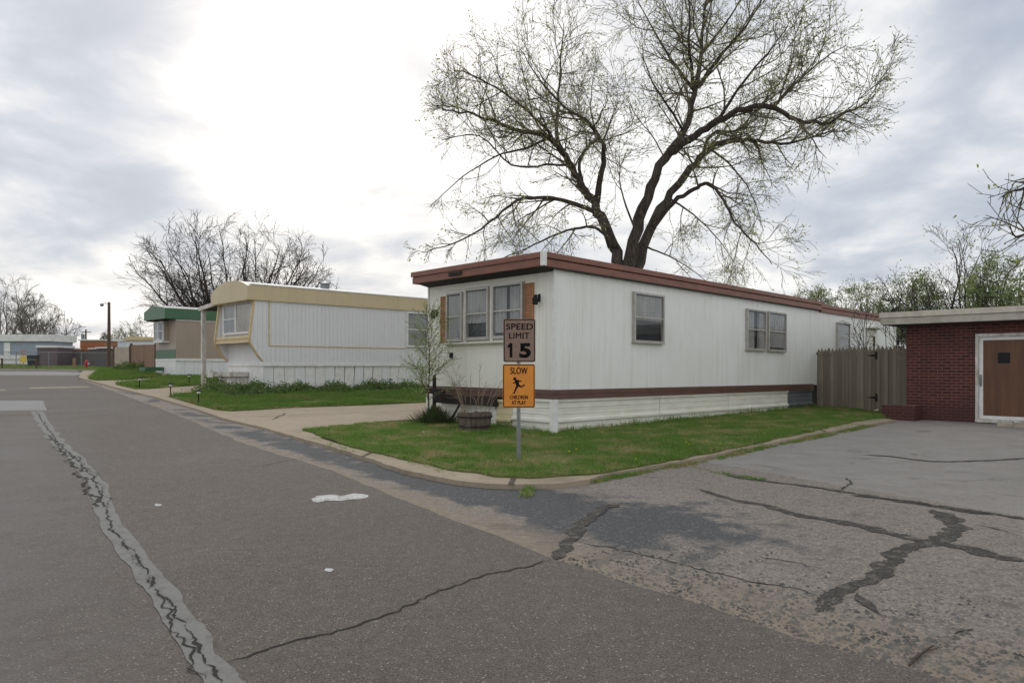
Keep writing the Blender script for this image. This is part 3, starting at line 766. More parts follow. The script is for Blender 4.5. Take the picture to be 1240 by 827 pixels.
limbs = [
    ([(528, 690, 0), (512, 610, .1), (482, 540, .3), (455, 490, .5), (420, 435, .7), (388, 380, .9), (350, 335, .9), (290, 322, .6), (230, 300, .2), (150, 272, -.3), (85, 268, -.8)], .33, .02, P1, .3),
    ([(395, 395, .9), (370, 330, 1.5), (370, 268, 1.9), (376, 190, 2.2), (380, 110, 2.4), (388, 60, 2.5)], .12, .015, P1, .1),
    ([(462, 500, .5), (474, 430, .0), (482, 370, -.5), (470, 330, -.9), (440, 292, -1.3), (390, 262, -1.6), (330, 200, -1.9), (280, 120, -2.0)], .17, .012, P1, .35),
    ([(432, 450, .6), (424, 395, 1.2), (450, 350, 1.8), (466, 334, 2.2), (450, 260, 2.6), (460, 170, 3.0)], .10, .012, P1, .3),
    ([(468, 515, .4), (400, 490, -.3), (340, 480, -.9), (270, 488, -1.4), (205, 540, -2.0), (120, 590, -2.3), (40, 610, -2.5)], .13, .012, PD, .15),
    ([(512, 600, 0), (470, 556, -.8), (428, 552, -1.6), (360, 570, -2.2), (300, 600, -2.6), (240, 625, -2.8)], .09, .012, PD, .3),
    ([(350, 335, .9), (290, 360, 1.6), (220, 380, 2.2), (140, 430, 2.7), (60, 500, 3.0)], .08, .012, PL, .1),
    ([(388, 380, .9), (330, 300, .2), (260, 240, -.6), (180, 190, -1.2), (120, 170, -1.6)], .10, .012, P1, .1),
    ([(400, 400, .8), (340, 400, -.3), (260, 400, -1.2), (180, 330, -2.0), (90, 340, -2.6)], .07, .012, PL, .2),
    ([(540, 690, 0), (556, 580, -.2), (586, 480, -.4), (630, 385, -.6), (676, 318, -.4), (704, 230, .2), (716, 130, .7), (726, 30, 1.0), (735, -70, 1.2)], .34, .02, P1, .4),
    ([(640, 372, -.6), (700, 330, -1.1), (760, 292, -1.6), (820, 264, -2.0), (890, 262, -2.2), (950, 290, -2.4), (1010, 300, -2.5), (1080, 272, -2.6), (1120, 245, -2.2), (1140, 225, -2.2)], .20, .012, P1, .22),
    ([(550, 690, .2), (590, 570, .7), (632, 488, 1.2), (690, 412, 1.8), (738, 362, 2.2), (800, 340, 2.5), (860, 342, 2.6), (930, 345, 2.6), (1020, 322, 2.6), (1070, 320, 2.6)], .29, .014, P1, .3),
    ([(600, 552, .7), (650, 490, .2), (700, 460, -.3), (735, 446, -.7), (772, 482, -1.1), (800, 540, -1.4), (850, 592, -1.7), (890, 640, -1.9)], .14, .012, PD, .3),
    ([(720, 380, 2.0), (745, 325, 2.8), (800, 316, 3.4), (850, 270, 3.8), (910, 200, 4.1), (980, 120, 4.3)], .11, .012, P1, .2),
    ([(704, 225, .2), (650, 150, .8), (600, 70, 1.2), (560, -10, 1.4)], .10, .012, P1, .05),
    ([(704, 225, .2), (690, 130, -.8), (690, 40, -1.4), (680, -60, -1.8)], .10, .012, P1, .05),
    ([(708, 215, .2), (770, 130, -.5), (830, 60, -1.0), (880, -30, -1.3)], .12, .012, P1, .05),
    ([(720, 130, .7), (790, 40, 1.6), (850, -60, 2.0)], .08, .012, P1, .05),
    ([(760, 290, -1.6), (820, 200, -2.2), (880, 130, -2.7), (930, 60, -3)], .08, .012, P1, .1),
    ([(890, 262, -2.2), (955, 195, -1.6), (1020, 140, -1.0), (1070, 110, -.8)], .07, .012, P1, .1),
    ([(676, 318, -.4), (640, 260, -1.4), (600, 200, -2.2), (575, 130, -2.6)], .07, .012, PL, .1),
    ([(630, 385, -.6), (600, 330, .6), (560, 280, 1.4), (540, 230, 1.9)], .04, .01, PL, .3),
    ([(560, 560, 0), (530, 480, 1.3), (520, 420, 2.2), (540, 360, 2.8)], .06, .01, PL, .3),
    ([(640, 480, 1.2), (700, 520, 2.4), (760, 580, 3.2), (800, 640, 3.5)], .06, .01, PD, .2),
    ([(740, 362, 2.2), (790, 400, 3.0), (840, 470, 3.4), (870, 560, 3.5)], .07, .01, PD, .2),
    ([(590, 600, .6), (640, 620, 1.6), (690, 650, 2.4), (740, 690, 2.8)], .05, .01, PL, .2),
]
for pts, r0, r1, P, f0 in limbs:
    big.limb([TP(*p) for p in pts], r0 * .66, r1 * .8, P, f0)
big.finish('shade_tree', base, 'huge spreading tree with dark limbs and first pale buds, behind the near white trailer')

# bare rounded tree behind the tan roofed trailer
def bare_tree(px, D, top_px, width_px, seed, label, twig='twigd', leaf=None, nl=0, lsz=.06, name='bare_tree', group=None, dens=1.0, split=6, up=.05, base_h=.14, lev=4, rmin=.008, bark='bark', spread=1.0, lp=.6, els=(.25, .5, .8, 1.1, 1.3), l1=1.0, round_=True):
    T = Tree(seed); T.leaf = lsz; T.nleaf = nl
    x = (px - CX) / FOC * D; b = Vector((x, D, gz(x, D))); H = (CY - top_px) * D / FOC + EYE - b.z; Wd = width_px * D / FOC
    R1 = Wd / 2 * spread
    if round_: T.bound = (b + Vector((0, 0, H * .42)), Wd / 2, H * .58)
    P = dict(levels=lev, seg=[.6, .5, .35, .3], wob=[.1, .13, .14, .15], up=[.02, up, up, up], rmin=rmin,
             n=[dens * 19 / H, dens * 32 / H, dens * 46 / H, 0], f0=[.22, .2, .1], ang=[(25, 60), (22, 50), (20, 50)],
             len=[(H * .22 * l1, H * .36 * l1), (H * .10, H * .18), (H * .045, H * .09)], r=[H * .0038, .016, .010], lp=lp, hemi=False)
    h0 = H * base_h; r0 = H * .026
    T.trunk.tube([b - Vector((0, 0, .15)), b + Vector((0, 0, h0 * .5)), b + Vector((.05, 0, h0))], [r0 * 1.3, r0, r0 * .95], 9)
    for i in range(split):
        a = 2 * pi * (i + T.r.uniform(-.25, .25)) / split; e = T.r.choice(els) if i else 1.4
        reach = R1 * (.80 + .1 * T.r.random()) * cos(e) * 1.15; rise = (H - h0) * (.35 + .55 * sin(e)) * .92
        p0 = b + Vector((0, 0, h0 * T.r.uniform(.7, 1)))
        end = p0 + Vector((cos(a) * reach, sin(a) * reach, rise))
        mid = p0.lerp(end, .45) + Vector((cos(a) * R1 * .12, sin(a) * R1 * .12, -H * .02)) + T.rv() * .15
        T.limb([p0, p0.lerp(mid, .5) + T.rv() * .12, mid, mid.lerp(end, .5) + T.rv() * .15, end], r0 * T.r.uniform(.35, .55), .015, P, .18)
    return T.finish(name, b, label, group=group, bark=bark, twig=twig, leaf=leaf or 'bud')
bare_tree(288, 48, 246, 262, 21, 'broad rounded leafless tree rising behind the tan roofed trailer', split=36, dens=.86, up=.02, base_h=.20, rmin=.0085, spread=.92, els=(.15, .3, .45, .65, .85, 1.1), l1=.72)
bare_tree(8, 100, 322, 110, 22, 'tall pale leafless tree at the left edge behind the grey blue trailer', twig='twigp', split=8, dens=.72, rmin=.013, bark='twigp', leaf='leafpale', nl=1, lsz=.09, lp=.3)
bare_tree(72, 92, 363, 62, 23, 'leafless forked tree with bare brown limbs behind the purple shed', twig='twigp', split=7, dens=.55, rmin=.014, bark='twigd', up=.02)
bare_tree(38, 120, 350, 70, 24, 'pale greyish leafless tree standing between the two taller bare ones at far left', twig='twigp', split=7, rmin=.018, bark='twigp')
bare_tree(165, 105, 378, 46, 25, 'small pale budding tree behind the white roofs right of the light pole', twig='twigp', leaf='leafpale', nl=2, lsz=.15, split=7, dens=.6, rmin=.012, bark='twigp')
bare_tree(146, 118, 394, 26, 26, 'small green budding tree just right of the wooden light pole', twig='twigp', leaf='leafpale', nl=2, lsz=.17, split=6, dens=.6, rmin=.012, bark='twigp')
bare_tree(128, 130, 398, 24, 27, 'faint grey leafless treetop behind the wooden light pole', twig='twigp', split=6, rmin=.02, bark='twigp')
bare_tree(1150, 42, 264, 170, 31, 'dark branched tree with thin green leaves behind the brick building', twig='twigd', leaf='leaf', nl=1, lsz=.11, split=10, dens=.7, up=.05, rmin=.008, lp=.7)
bare_tree(1205, 38, 305, 110, 32, 'bushy young green tree behind the right end of the brick building', twig='twigd', leaf='leaf', nl=4, lsz=.13, split=9, dens=.85, up=.05, rmin=.007, name='leafy_tree')
bare_tree(985, 52, 338, 60, 33, 'light green leafing tree seen over the far end of the long white trailer', twig='twigd', leaf='leaf', nl=4, lsz=.13, split=7, dens=.85, rmin=.008, name='leafy_tree')
bare_tree(1040, 55, 335, 85, 34, 'green leafing tree between the white trailer roof and the brick building', twig='twigd', leaf='leaf', nl=4, lsz=.13, split=7, dens=.85, rmin=.008, name='leafy_tree')
bare_tree(1100, 50, 325, 90, 35, 'low green tree right behind the corner of the flat roof', twig='twigd', leaf='leaf', nl=5, lsz=.13, split=7, dens=.85, rmin=.008, name='leafy_tree')
bare_tree(1262, 44, 325, 120, 36, 'green tree at the right edge behind the flat roof', twig='twigd', leaf='leaf', nl=4, lsz=.13, split=8, dens=.85, rmin=.008, name='leafy_tree')
bare_tree(240, 56, 362, 50, 37, 'dark evergreen crown just showing above the green roofed trailer', twig='twigd', leaf='evergreen', nl=5, lsz=.13, split=8, dens=1, rmin=.01, name='evergreen_tree')

# tree outside the right edge whose twigs hang into view
T = Tree(41); T.leaf = .07; T.nleaf = 1
tb = Vector((14.2, 9.2, 0))
PR = dict(P1, up=[0, -.02, -.03, -.03], n=[2.0, 2.5, 3, 0], lp=.5, len=[(.6, 1.3), (.4, .8), (.25, .5)])
def RP(px, py, D): return Vector(((px - CX) / FOC * D, D, EYE - (py - CY) * D / FOC))
T.trunk.tube([tb - Vector((0, 0, .1)), tb + Vector((0, 0, 1.5)), tb + Vector((-.2, .1, 3.2))], [.3, .22, .18], 9)
top = tb + Vector((-.2, .1, 3.1))
T.limb([top, top + Vector((-.8, .5, 1.6)), RP(1330, 170, 11.5), RP(1268, 212, 11.5), RP(1212, 236, 11.5)], .14, .01, PR, .55)
T.limb([top, top + Vector((-.6, .4, 1.0)), RP(1340, 240, 11), RP(1275, 278, 11), RP(1222, 283, 11)], .11, .01, PR, .6)
T.limb([top, top + Vector((.3, .3, 2.0)), top + Vector((1.2, .3, 4)), top + Vector((1.6, .3, 5.5))], .15, .02, PR, .3)
T.limb([top, top + Vector((.5, -1, 1.5)), top + Vector((1.0, -2, 3))], .12, .02, PR, .3)
T.finish('bare_tree', tb, 'budding branches reaching in from a tree past the right edge of the picture')

# sapling by the near trailer
T = Tree(51); T.leaf = .034; T.nleaf = 3
sb = G(519, 512, LAWN); H = Z(377, sb.y) - sb.z
PS = dict(levels=3, seg=[.12, .10, .08], wob=[.08, .1, .12], up=[.03, .03, .03], rmin=.0034, n=[17, 12, 0], f0=[.12, .12], ang=[(30, 62), (25, 55)],
          len=[(.6, 1.15), (.2, .5)], r=[.008, .004], lp=.9, tap=1.0)
T.limb([sb - Vector((0, 0, .05)), sb + Vector((0, 0, H * .3)), sb + Vector((.02, 0, H * .6)), sb + Vector((-.03, 0, H * .95))], .022, .005, PS, .2)
T.finish('sapling', sb, 'slim young tree with tiny fresh leaves beside the left front corner of the near trailer', twig='twig', leaf='sapleaf')
# bare shrub behind the picket fence
for px, D, hp, seed, lb in ((1046, 23.6, 372, 52, 'bare leafless shrub behind the picket fence near the trailer door'), (1083, 22.6, 378, 53, 'thin bare twigs behind the picket fence next to the brick corner')):
    T = Tree(seed); T.nleaf = 0; b = W(px, D); H = Z(hp, D) - b.z
    PB_ = dict(levels=3, seg=[.3, .25, .2], wob=[.07, .09, .1], up=[.02, .02, .02], rmin=.006, n=[3, 4, 0], f0=[.3, .2], ang=[(18, 45), (20, 45)], len=[(.5, 1.1), (.25, .6)], r=[.012, .007])
    for k in range(4):
        T.limb([b, b + Vector((U(-.2, .2), U(-.2, .2), H * .5)), b + Vector((U(-.5, .5), U(-.3, .3), H * U(.8, 1)))], .02, .006, PB_, .2)
    T.finish('bare_shrub', b, lb, 'shrub', twig='twigd')

# low leafy plants
def plant(name, pts, n, h, leaf, mat, label, seed, cat='plant', spread=.3, kind=None, stems=None):
    rnd = random.Random(seed); m = MB()
    b = pts[0]
    for _ in range(n):
        p = rnd.choice(pts); x = p.x + rnd.gauss(0, spread); y = p.y + rnd.gauss(0, spread)
        hh = abs(rnd.gauss(0, .5)) ; hh = min(1, hh)
        z = gz(x, y) + LAWN + h * (.75 + 1.3 * noise.noise(Vector((x * 1.7, y * 1.7, seed)))) * (1 - hh) * (1 - min(1, ((x - p.x) ** 2 + (y - p.y) ** 2) / (spread * 3) ** 2)) * rnd.uniform(.5, 1.1)
        a = Vector((rnd.gauss(0, 1), rnd.gauss(0, 1), rnd.gauss(0, .8))).normalized() * leaf * rnd.uniform(.6, 1.4)
        c = a.cross(Vector((rnd.gauss(0, 1), rnd.gauss(0, 1), rnd.gauss(0, 1)))).normalized() * leaf * .45
        q = Vector((x, y, max(z, gz(x, y) + .08))); i = len(m.v)
        m.v += [tuple(q - a), tuple(q + c), tuple(q + a), tuple(q - c)]; m.f.append((i, i + 1, i + 2, i + 3))
    o = m.build(name, M[mat], fix=False); tag(o, label, cat, kind=kind); return o
base2 = [loc2(-.9 + i * .28, -.55 + .12 * sin(i)) for i in range(5, 28)] + [loc2(-.7, y * .3 - .8) for y in range(0, 11)] + [loc2(-.2 - .1 * i, -.5 - .1 * i) for i in range(7)]
plant('ground_cover', [Vector((p.x, p.y, 0)) for p in base2], 16000, .40, .055, 'cover', 'thick leafy green weeds along the skirting of the tan roofed trailer', 61, 'plants', .34, 'stuff')
base4 = [W(150 + i * 5, 48.5 + 2.2 * (8 - i) / 8) for i in range(8)]
plant('ground_cover', [Vector((p.x, p.y, 0)) for p in base4], 4500, .55, .10, 'cover', 'overgrown green weeds at the foot of the brown board fence', 62, 'plants', .55, 'stuff')

# ------------------------------------------------------------------ trailer parts
def frameM(kind, a0, x0=0.0):
    """local axes: a along wall, n out of the wall, z up"""
    if kind == 'side': return Matrix(((1, 0, 0, a0), (0, -1, 0, x0), (0, 0, 1, 0), (0, 0, 0, 1)))
    return Matrix(((0, -1, 0, x0), (1, 0, 0, a0), (0, 0, 1, 0), (0, 0, 0, 1)))
def window(par, kind, a0, a1, z0, z1, x0=0.0, fm='alu', sash=True, curtain='curtain', cut=0.0, fw=.045, double=None, blind=False, seed=1, nvert=0, gap=0):
    Mx = frameM(kind, a0, x0); w = a1 - a0; m = MB(Mx)
    fr = lambda m, a, b, c, d, n0, n1, t: [m.box(a, b, n0, n1, c, c + t), m.box(a, b, n0, n1, d - t, d), m.box(a, a + t, n0, n1, c + t, d - t), m.box(b - t, b, n0, n1, c + t, d - t)]
    fr(m, 0, w, z0, z1, -.01, .085, fw)
    m.box(-.02, w + .02, -.005, .095, z0 - .022, z0 - .001)
    if nvert: m.box(w / 2 - .03, w / 2 + .03, -.01, .08, z0 + fw, z1 - fw)
    o = m.build('window', M[fm], par)
    if sash:
        m = MB(Mx); zm = (z0 + z1) / 2
        cells = [(fw, w - fw)] if not nvert else [(fw, w / 2 - .03), (w / 2 + .03, w - fw)]
        for a, b in cells: m.box(a + .001, b - .001, .050, .072, zm - .018, zm + .018)
        m.build('sash', M[fm], o)
    m = MB(Mx); m.add([(fw, .058, z0 + fw), (w - fw, .058, z0 + fw), (w - fw, .058, z1 - fw), (fw, .058, z1 - fw)], [(0, 1, 2, 3)]); m.build('glass_pane', M['glass'], o)
    m = MB(Mx); m.box(fw * .5, w - fw * .5, -.006, .001, z0 + fw * .5, z1 - fw * .5); m.build('dark_room', M['inside'], o)
    if curtain:
        rnd = random.Random(seed); vs = []; fs = []; N = int(w / .012); zc0 = z0 + fw + cut * (z1 - z0 - 2 * fw); zc1 = z1 - fw - .03
        R_ = 8
        for i in range(N + 1):
            a = fw + (w - 2 * fw) * i / N
            ph = a * 2 * pi / .115 + 1.6 * noise.noise(Vector((a * 4, seed, 0)))
            for j in range(R_ + 1):
                t = j / R_
                vs.append((a + .012 * noise.noise(Vector((a * 6, t * 2, seed))), .0280 + .0220 * sin(ph + .7 * noise.noise(Vector((t * 3, a * 3, seed)))), zc0 + (zc1 - zc0) * t))
        for i in range(N):
            if abs(i / N - .5) < gap / 2: continue
            for j in range(R_):
                k = i * (R_ + 1) + j; fs.append((k, k + R_ + 1, k + R_ + 2, k + 1))
        m = MB(Mx); m.add(vs, fs); m.build('curtain', M[curtain], o, smooth=True, fix=False)
    return o
def shutter(par, kind, a0, a1, z0, z1, x0=0.0):
    Mx = frameM(kind, a0, x0); w = a1 - a0; m = MB(Mx); t = .03
    m.box(0, t, 0, .03, z0, z1); m.box(w - t, w, 0, .03, z0, z1); m.box(t, w - t, 0, .03, z0, z0 + t); m.box(t, w - t, 0, .03, z1 - t, z1)
    o = m.build('shutter', M['shutter'], par)
    m = MB(Mx); n = int((z1 - z0 - 2 * t) / .055)
    for i in range(n):
        z = z0 + t + (z1 - z0 - 2 * t) * i / n; h = (z1 - z0 - 2 * t) / n
        m.prism([(.002, z + .002), (.026, z + .004), (.008, z + h), (.002, z + h)], 'x', t, w - t)
    m.build('louvres', M['shutter'], o)

# ---- T1, the near white trailer
T1 = empty('mobile_home', (.83, 14.0, 0), ANG, 'long white mobile home with red brown roof edge on the corner lawn', 'mobile home', 'mobile homes along the street', ry=.0085)
Wd, Ln = 4.14, 21.0
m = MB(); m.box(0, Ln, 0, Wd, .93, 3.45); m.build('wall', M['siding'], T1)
for bx_ in ((-.016, .035, -.016, .035, .97, 3.41), (-.016, .035, Wd - .035, Wd + .016, .97, 3.41)):
    m = MB(); m.box(*bx_); m.build('corner_trim', M['white'], T1)
for bx_ in ((8.76, 8.80, -.008, .0, .97, 3.4), (-.007, 0, 2.735, 2.765, .97, 1.9), (-.007, 0, 1.335, 1.365, .97, 1.9)):
    m = MB(); m.box(*bx_); m.build('seam_strip', M['siding'], T1)
# roof edge: two stacked ribs, front piece deeper
def fascia(name, x0, x1, z0, z1, ov, front):
    m = MB(); h = z1 - z0; zm = z0 + h * .56
    a = -.38 if front else x0
    m.box(a, x1, -ov, 0.0, z0, zm - .006); m.box(a - (.02 if front else 0), x1, -ov - .03, 0.0, zm + .006, z1)
    m.box(a, x1, Wd, Wd + ov, z0, zm - .006); m.box(a, x1, Wd, Wd + ov + .03, zm + .006, z1)
    if front:
        m.box(-.42, a, -ov, Wd + ov, z0, zm - .006); m.box(-.45, a - .02, -ov - .03, Wd + ov + .03, zm + .006, z1)
    return m.build(name, M['red'], T1, bevel=.006)
fascia('fascia', -.38, 13.15, 3.42, 3.70, .10, True)
fascia('fascia', 13.16, 21.0, 3.36, 3.62, .06, False)
m = MB(); m.box(-.465, -.36, -.145, -.045, 3.415, 3.712); m.build('corner_cap', M['white'], T1, bevel=.01)
m = MB(); m.box(-.35, 13.15, -.008, Wd + .008, 3.455, 3.69); m.box(13.152, 21, 0, Wd, 3.455, 3.61); m.build('roof', M['roofwhite'], T1)
m = MB(); m.prism([(-.378, 3.425), (0.0, 3.36), (0.0, 3.45), (-.378, 3.45)], 'y', .002, Wd - .002); m.box(-.4, 13.15, -.11, -.004, 3.40, 3.418); m.build('soffit', M['soffit'], T1)
m = MB()
m.box(-.455, -.421, 2.39, 2.82, 3.475, 3.555)
for k in range(4): m.box(-.462, -.455, 2.40, 2.81, 3.48 + k * .018, 3.488 + k * .018)
m.build('fascia_vent', M['soffit'], T1)
for x in (12.4,):
    m = MB(); m.tube([(x, .9, 3.6), (x, .9, 3.86)], .09, 12); m.lathe([(.14, 3.86), (.15, 3.9), (.05, 3.96)], 12, (x, .9, 0)); m.build('roof_vent', M['redband'], T1)
# brown band in two ribs
m = MB()
for (za, zb, o_) in ((.775, .865, .03), (.872, .965, .02)):
    m.box(-o_, 12.72, -o_, 0, za, zb); m.box(-o_, 0, 0, Wd + o_, za, zb)
m.build('belt_trim', M['redband'], T1)
# corrugated skirting
def corr(z0, z1):
    pts = []; z = z1; n = 0; hs = z1 - z0
    prof = [(0, 0), (.0, .030), (.055, .030), (.065, .008), (.17, .008), (.176, .016), (.184, .008), (.30, .008), (.306, .016), (.314, .008), (.40, .008), (.42, .035), (.47, .035), (.49, .008), (.58, .008), (.586, .016), (.594, .008), (.69, .008), (.70, .022), (.76, .022)]
    return [(p[1] * 1.7, z1 - p[0]) for p in prof if z1 - p[0] >= z0]
def skirt_panel(kind, a0, a1, z0, z1, mat, off=0.0):
    Mx = frameM(kind, a0, off); m = MB(Mx); pr = corr(z0, z1)
    n = len(pr); vs = []; fs = []
    for a in (0, a1 - a0):
        for (o_, z) in pr: vs.append((a, o_, z))
        for (o_, z) in pr[::-1]: vs.append((a, -.02, z))
    N = 2 * n
    for i in range(N): fs.append((i, (i + 1) % N, N + (i + 1) % N, N + i))
    m.add(vs, fs); m.box(-.002, .02, -.02, .014, z0, z1 - .01); return m.build('skirting_panel', M[mat], T1)
for a, b, mt in ((.06, 3.82, 'cream'), (3.84, 7.14, 'cream'), (7.16, 10.86, 'cream'), (10.88, 12.7, 'darkskirt')):
    skirt_panel('side', a, b, -.05, .772, mt, .05)
skirt_panel('front', .06, 1.18, -.03, .772, 'cream', .02)
skirt_panel('front', 1.19, 1.68, -.03, .72, 'yellowed', .02)
skirt_panel('front', 1.69, 3.58, -.03, .56, 'cream', .02)
skirt_panel('front', 3.6, Wd, -.03, .772, 'cream', .02)
m = MB(); m.box(-.045, .06, -.075, .06, -.05, .772); m.build('corner_post', M['white'], T1)
m = MB(); m.box(-.035, .02, Wd - .03, Wd + .03, -.05, .77); m.build('corner_post', M['white'], T1)
m = MB(); m.box(.04, 21, .1, Wd - .05, 0, .93); m.build('underfloor', M['soffit'], T1)
m = MB()
m.box(-.16, .03, 1.62, 3.62, .575, .77)
m.build('hitch_beam', M['rusty'], T1)
# front windows
window(T1, 'front', 2.80, 3.37, 2.03, 3.16, fm='alu', curtain='curtain', seed=1)
wb = window(T1, 'front', 1.90, 2.68, 2.05, 3.20, fm='alu', cut=.30, seed=2)
window(T1, 'front', .83, 1.77, 2.06, 3.22, fm='alu', cut=.06, seed=3, gap=.12)
shutter(T1, 'front', 3.40, 3.64, 1.99, 3.10); shutter(T1, 'front', .55, .81, 2.02, 3.18)
m = MB(); m.box(-.13, 0, .78, 3.42, 1.955, 1.985); m.prism([(-.11, 1.955), (0, 1.90), (0, 1.955)], 'y', .80, 3.40); m.build('window_sill', M['cream'], T1, bevel=.004)
m = MB(); m.box(-.05, 0, 3.19, 3.27, 1.63, 1.76); m.build('wall_vent', M['black'], T1)
m = MB()
for y0_, y1_ in ((2.69, 2.79), (1.78, 1.89)): m.box(-.03, 0, y0_, y1_, 2.0, 3.22)
m.box(-.03, 0, .82, 3.38, 3.225, 3.255); m.build('window_casing', M['cream'], T1)
# side windows
window(T1, 'side', 2.65, 3.86, 2.02, 3.17, cut=.44, seed=4)
window(T1, 'side', 8.03, 9.20, 1.98, 3.14, cut=0, seed=5, gap=.22)
window(T1, 'side', 9.34, 10.53, 1.98, 3.15, cut=.05, seed=6, gap=.0, curtain='curtain')
window(T1, 'side', 14.61, 15.73, 2.05, 3.1, cut=.1, seed=7)
d = MB(frameM('side', 17.6)); d.box(0, .95, -.005, .05, .95, 2.98); do = d.build('door', M['cream'], T1, bevel=.006)
d = MB(frameM('side', 17.6)); d.box(.55, .72, .051, .06, 2.1, 2.75); d.build('door_window', M['rusty'], do)
d = MB(frameM('side', 17.6)); d.box(.84, .88, .051, .10, 1.85, 1.89); d.build('handle', M['metal'], do)
d = MB(frameM('side', 17.5)); d.box(0, 1.15, 0, .35, 3.02, 3.07); d.build('door_hood', M['cream'], T1)
# wall lamps
def wall_lamp(y, z):
    m = MB(frameM('front', y)); m.box(-.03, .03, 0, .02, z - .09, z + .07); m.tube([(0, .02, z), (0, .10, z + .05), (0, .13, z + .02)], .010, 6)
    o = m.build('wall_lamp', M['black'], T1)
    m = MB(frameM('front', y))
    m.lathe([(.045, z - .16), (.055, z - .15), (.06, z - .05)], 8, (0, .13, 0)); m.lathe([(.07, z - .05), (.035, z + .02), (.01, z + .05)], 8, (0, .13, 0))
    m.build('lantern', M['black'], o)
wall_lamp(3.80, 2.74); wall_lamp(.40, 2.86)

# ---- T2, tan roofed trailer
g2 = gz(-9.2, 25.1)
T2 = empty('mobile_home', (-9.2, 25.1, 0), ANG, 'white mobile home with arched tan roof edge and tan framed bay window', 'mobile home', 'mobile homes along the street')
W2, L2 = 3.2, 17.0
m = MB(); m.box(.2, L2, 0, W2, 1.5, 3.86); m.box(-.06, .2, .07, W2 - .07, 2.56, 3.85); m.build('wall', M['siding2'], T2)
ck = [(.2, 1.62), (.05, 1.78), (-.16, 2.1), (-.27, 2.3), (-.29, 2.45), (-.12, 3.84), (.2, 3.84)]
for ya_, yb_ in ((-.004, .06), (W2 - .06, W2 + .004)):
    m = MB(); m.prism(ck, 'y', ya_, yb_); m.build('bay_cheek', M['siding2'], T2)
m = MB()
for y0_, y1_ in ((-.02, .075), (W2 - .075, W2 + .02)):
    m = MB()
    for (a, b) in zip(ck[:5], ck[1:6]):
        m.prism([(a[0] - .045, a[1]), (a[0] + .015, a[1] - .004), (b[0] + .015, b[1] + .004), (b[0] - .045, b[1])], 'y', y0_, y1_)
    m.build('trim', M['tantrim'], T2)
m = MB(); m.box(.40, .445, -.018, 0, 2.17, 3.83); m.box(.44, 6.5, -.018, 0, 2.17, 2.21); m.build('side_moulding', M['tantrim'], T2)
m = MB()
for k in range(3): m.prism([(-.30 + .02 * (k % 2), 2.30 + k * .08), (-.28, 2.375 + k * .08), (.2, 2.375 + k * .08), (.2, 2.30 + k * .08)], 'y', .08, W2 - .08)
m.build('bay_sill', M['tantrim'], T2)
def arc(y, z0, zp): t = (y + .08) / (W2 + .16); return z0 + (zp - z0) * (1 - (2 * abs(t - .47)) ** 2.4)
ys_ = [-.08 + (W2 + .16) * i / 20 for i in range(21)]
m = MB(); m.prism([(y, arc(y, 4.28, 4.60)) for y in ys_] + [(y, 3.82 + .0 * y) for y in ys_[::-1]], 'x', -.42, -.30)
m.box(-.30, L2, -.08, -.005, 3.82, 4.36); m.box(-.30, L2, W2 + .005, W2 + .08, 3.82, 4.28)
m.build('fascia', M['tan'], T2)
m = MB(); m.prism([(y, arc(y, 4.30, 4.59)) for y in ys_] + [(W2 - .0, 3.9), (.0, 3.9)], 'x', -.298, L2); m.box(-.3, L2, -.10, -.002, 4.361, 4.40); m.build('roof', M['roofwhite'], T2)
m = MB(); m.box(-.40, .2, 0, W2, 3.80, 3.818); m.build('soffit', M['tantrim'], T2)
m = MB(); m.tube([(3.2, .9, 4.4), (3.2, .9, 4.62)], .16, 12); m.lathe([(.2, 4.62), (.2, 4.66), (.17, 4.70), (.21, 4.73), (.2, 4.78), (.05, 4.82)], 12, (3.2, .9, 0)); m.build('roof_vent', M['metal'], T2)
window(T2, 'front', .22, 1.62, 2.66, 3.80, x0=-.065, fm='white', sash=False, cut=0, curtain='curtain2', seed=12)
window(T2, 'front', 1.64, 2.75, 2.66, 3.80, x0=-.065, fm='white', sash=True, cut=0, seed=11)
window(T2, 'side', 6.54, 7.7, 2.28, 3.74, fm='white', cut=.0, seed=13)
m = MB(); m.box(.16, L2, -.03, 0, 1.44, 1.55); m.box(.16, .2, 0, W2, 1.44, 1.55); m.build('belt_trim', M['white'], T2)
for k in range(26):
    a = .2 + k * .42; sl = max(0, min(.10, .02 * (k - 6)))
    if a > 11: break
    m = MB(frameM('side', a, .04)); m.add([(x + (sl if z else 0), n, 1.438 if z else .25) for z in (0, 1) for n in (-.03, 0.008) for x in (0.006, .408)], [(0, 2, 3, 1), (4, 5, 7, 6), (0, 1, 5, 4), (2, 6, 7, 3), (0, 4, 6, 2), (1, 3, 7, 5)])
    m.build('skirting_panel', M['white' if k % 3 else 'skirt'], T2)
for k in range(8):
    m = MB(frameM('front', k * .4, .2)); m.box(.004, .396, -.03, .0 + .004 * (k % 2), .25, 1.438); m.build('skirting_panel', M['white'], T2)
m = MB(); m.box(.24, L2, .06, W2 - .02, .2, 1.5); m.build('underfloor', M['soffit'], T2)
m = MB(); m.box(-.55, .18, 1.2, 2.6, 1.05, 1.22); m.box(-.45, .18, 1.3, 2.5, .75, 1.04); m.box(-.95, -.5, 1.9, 2.05, 1.10, 1.24); m.box(-1.0, -.9, 1.8, 2.15, 1.02, 1.3); m.build('hitch_cover', M['whiteold'], T2)

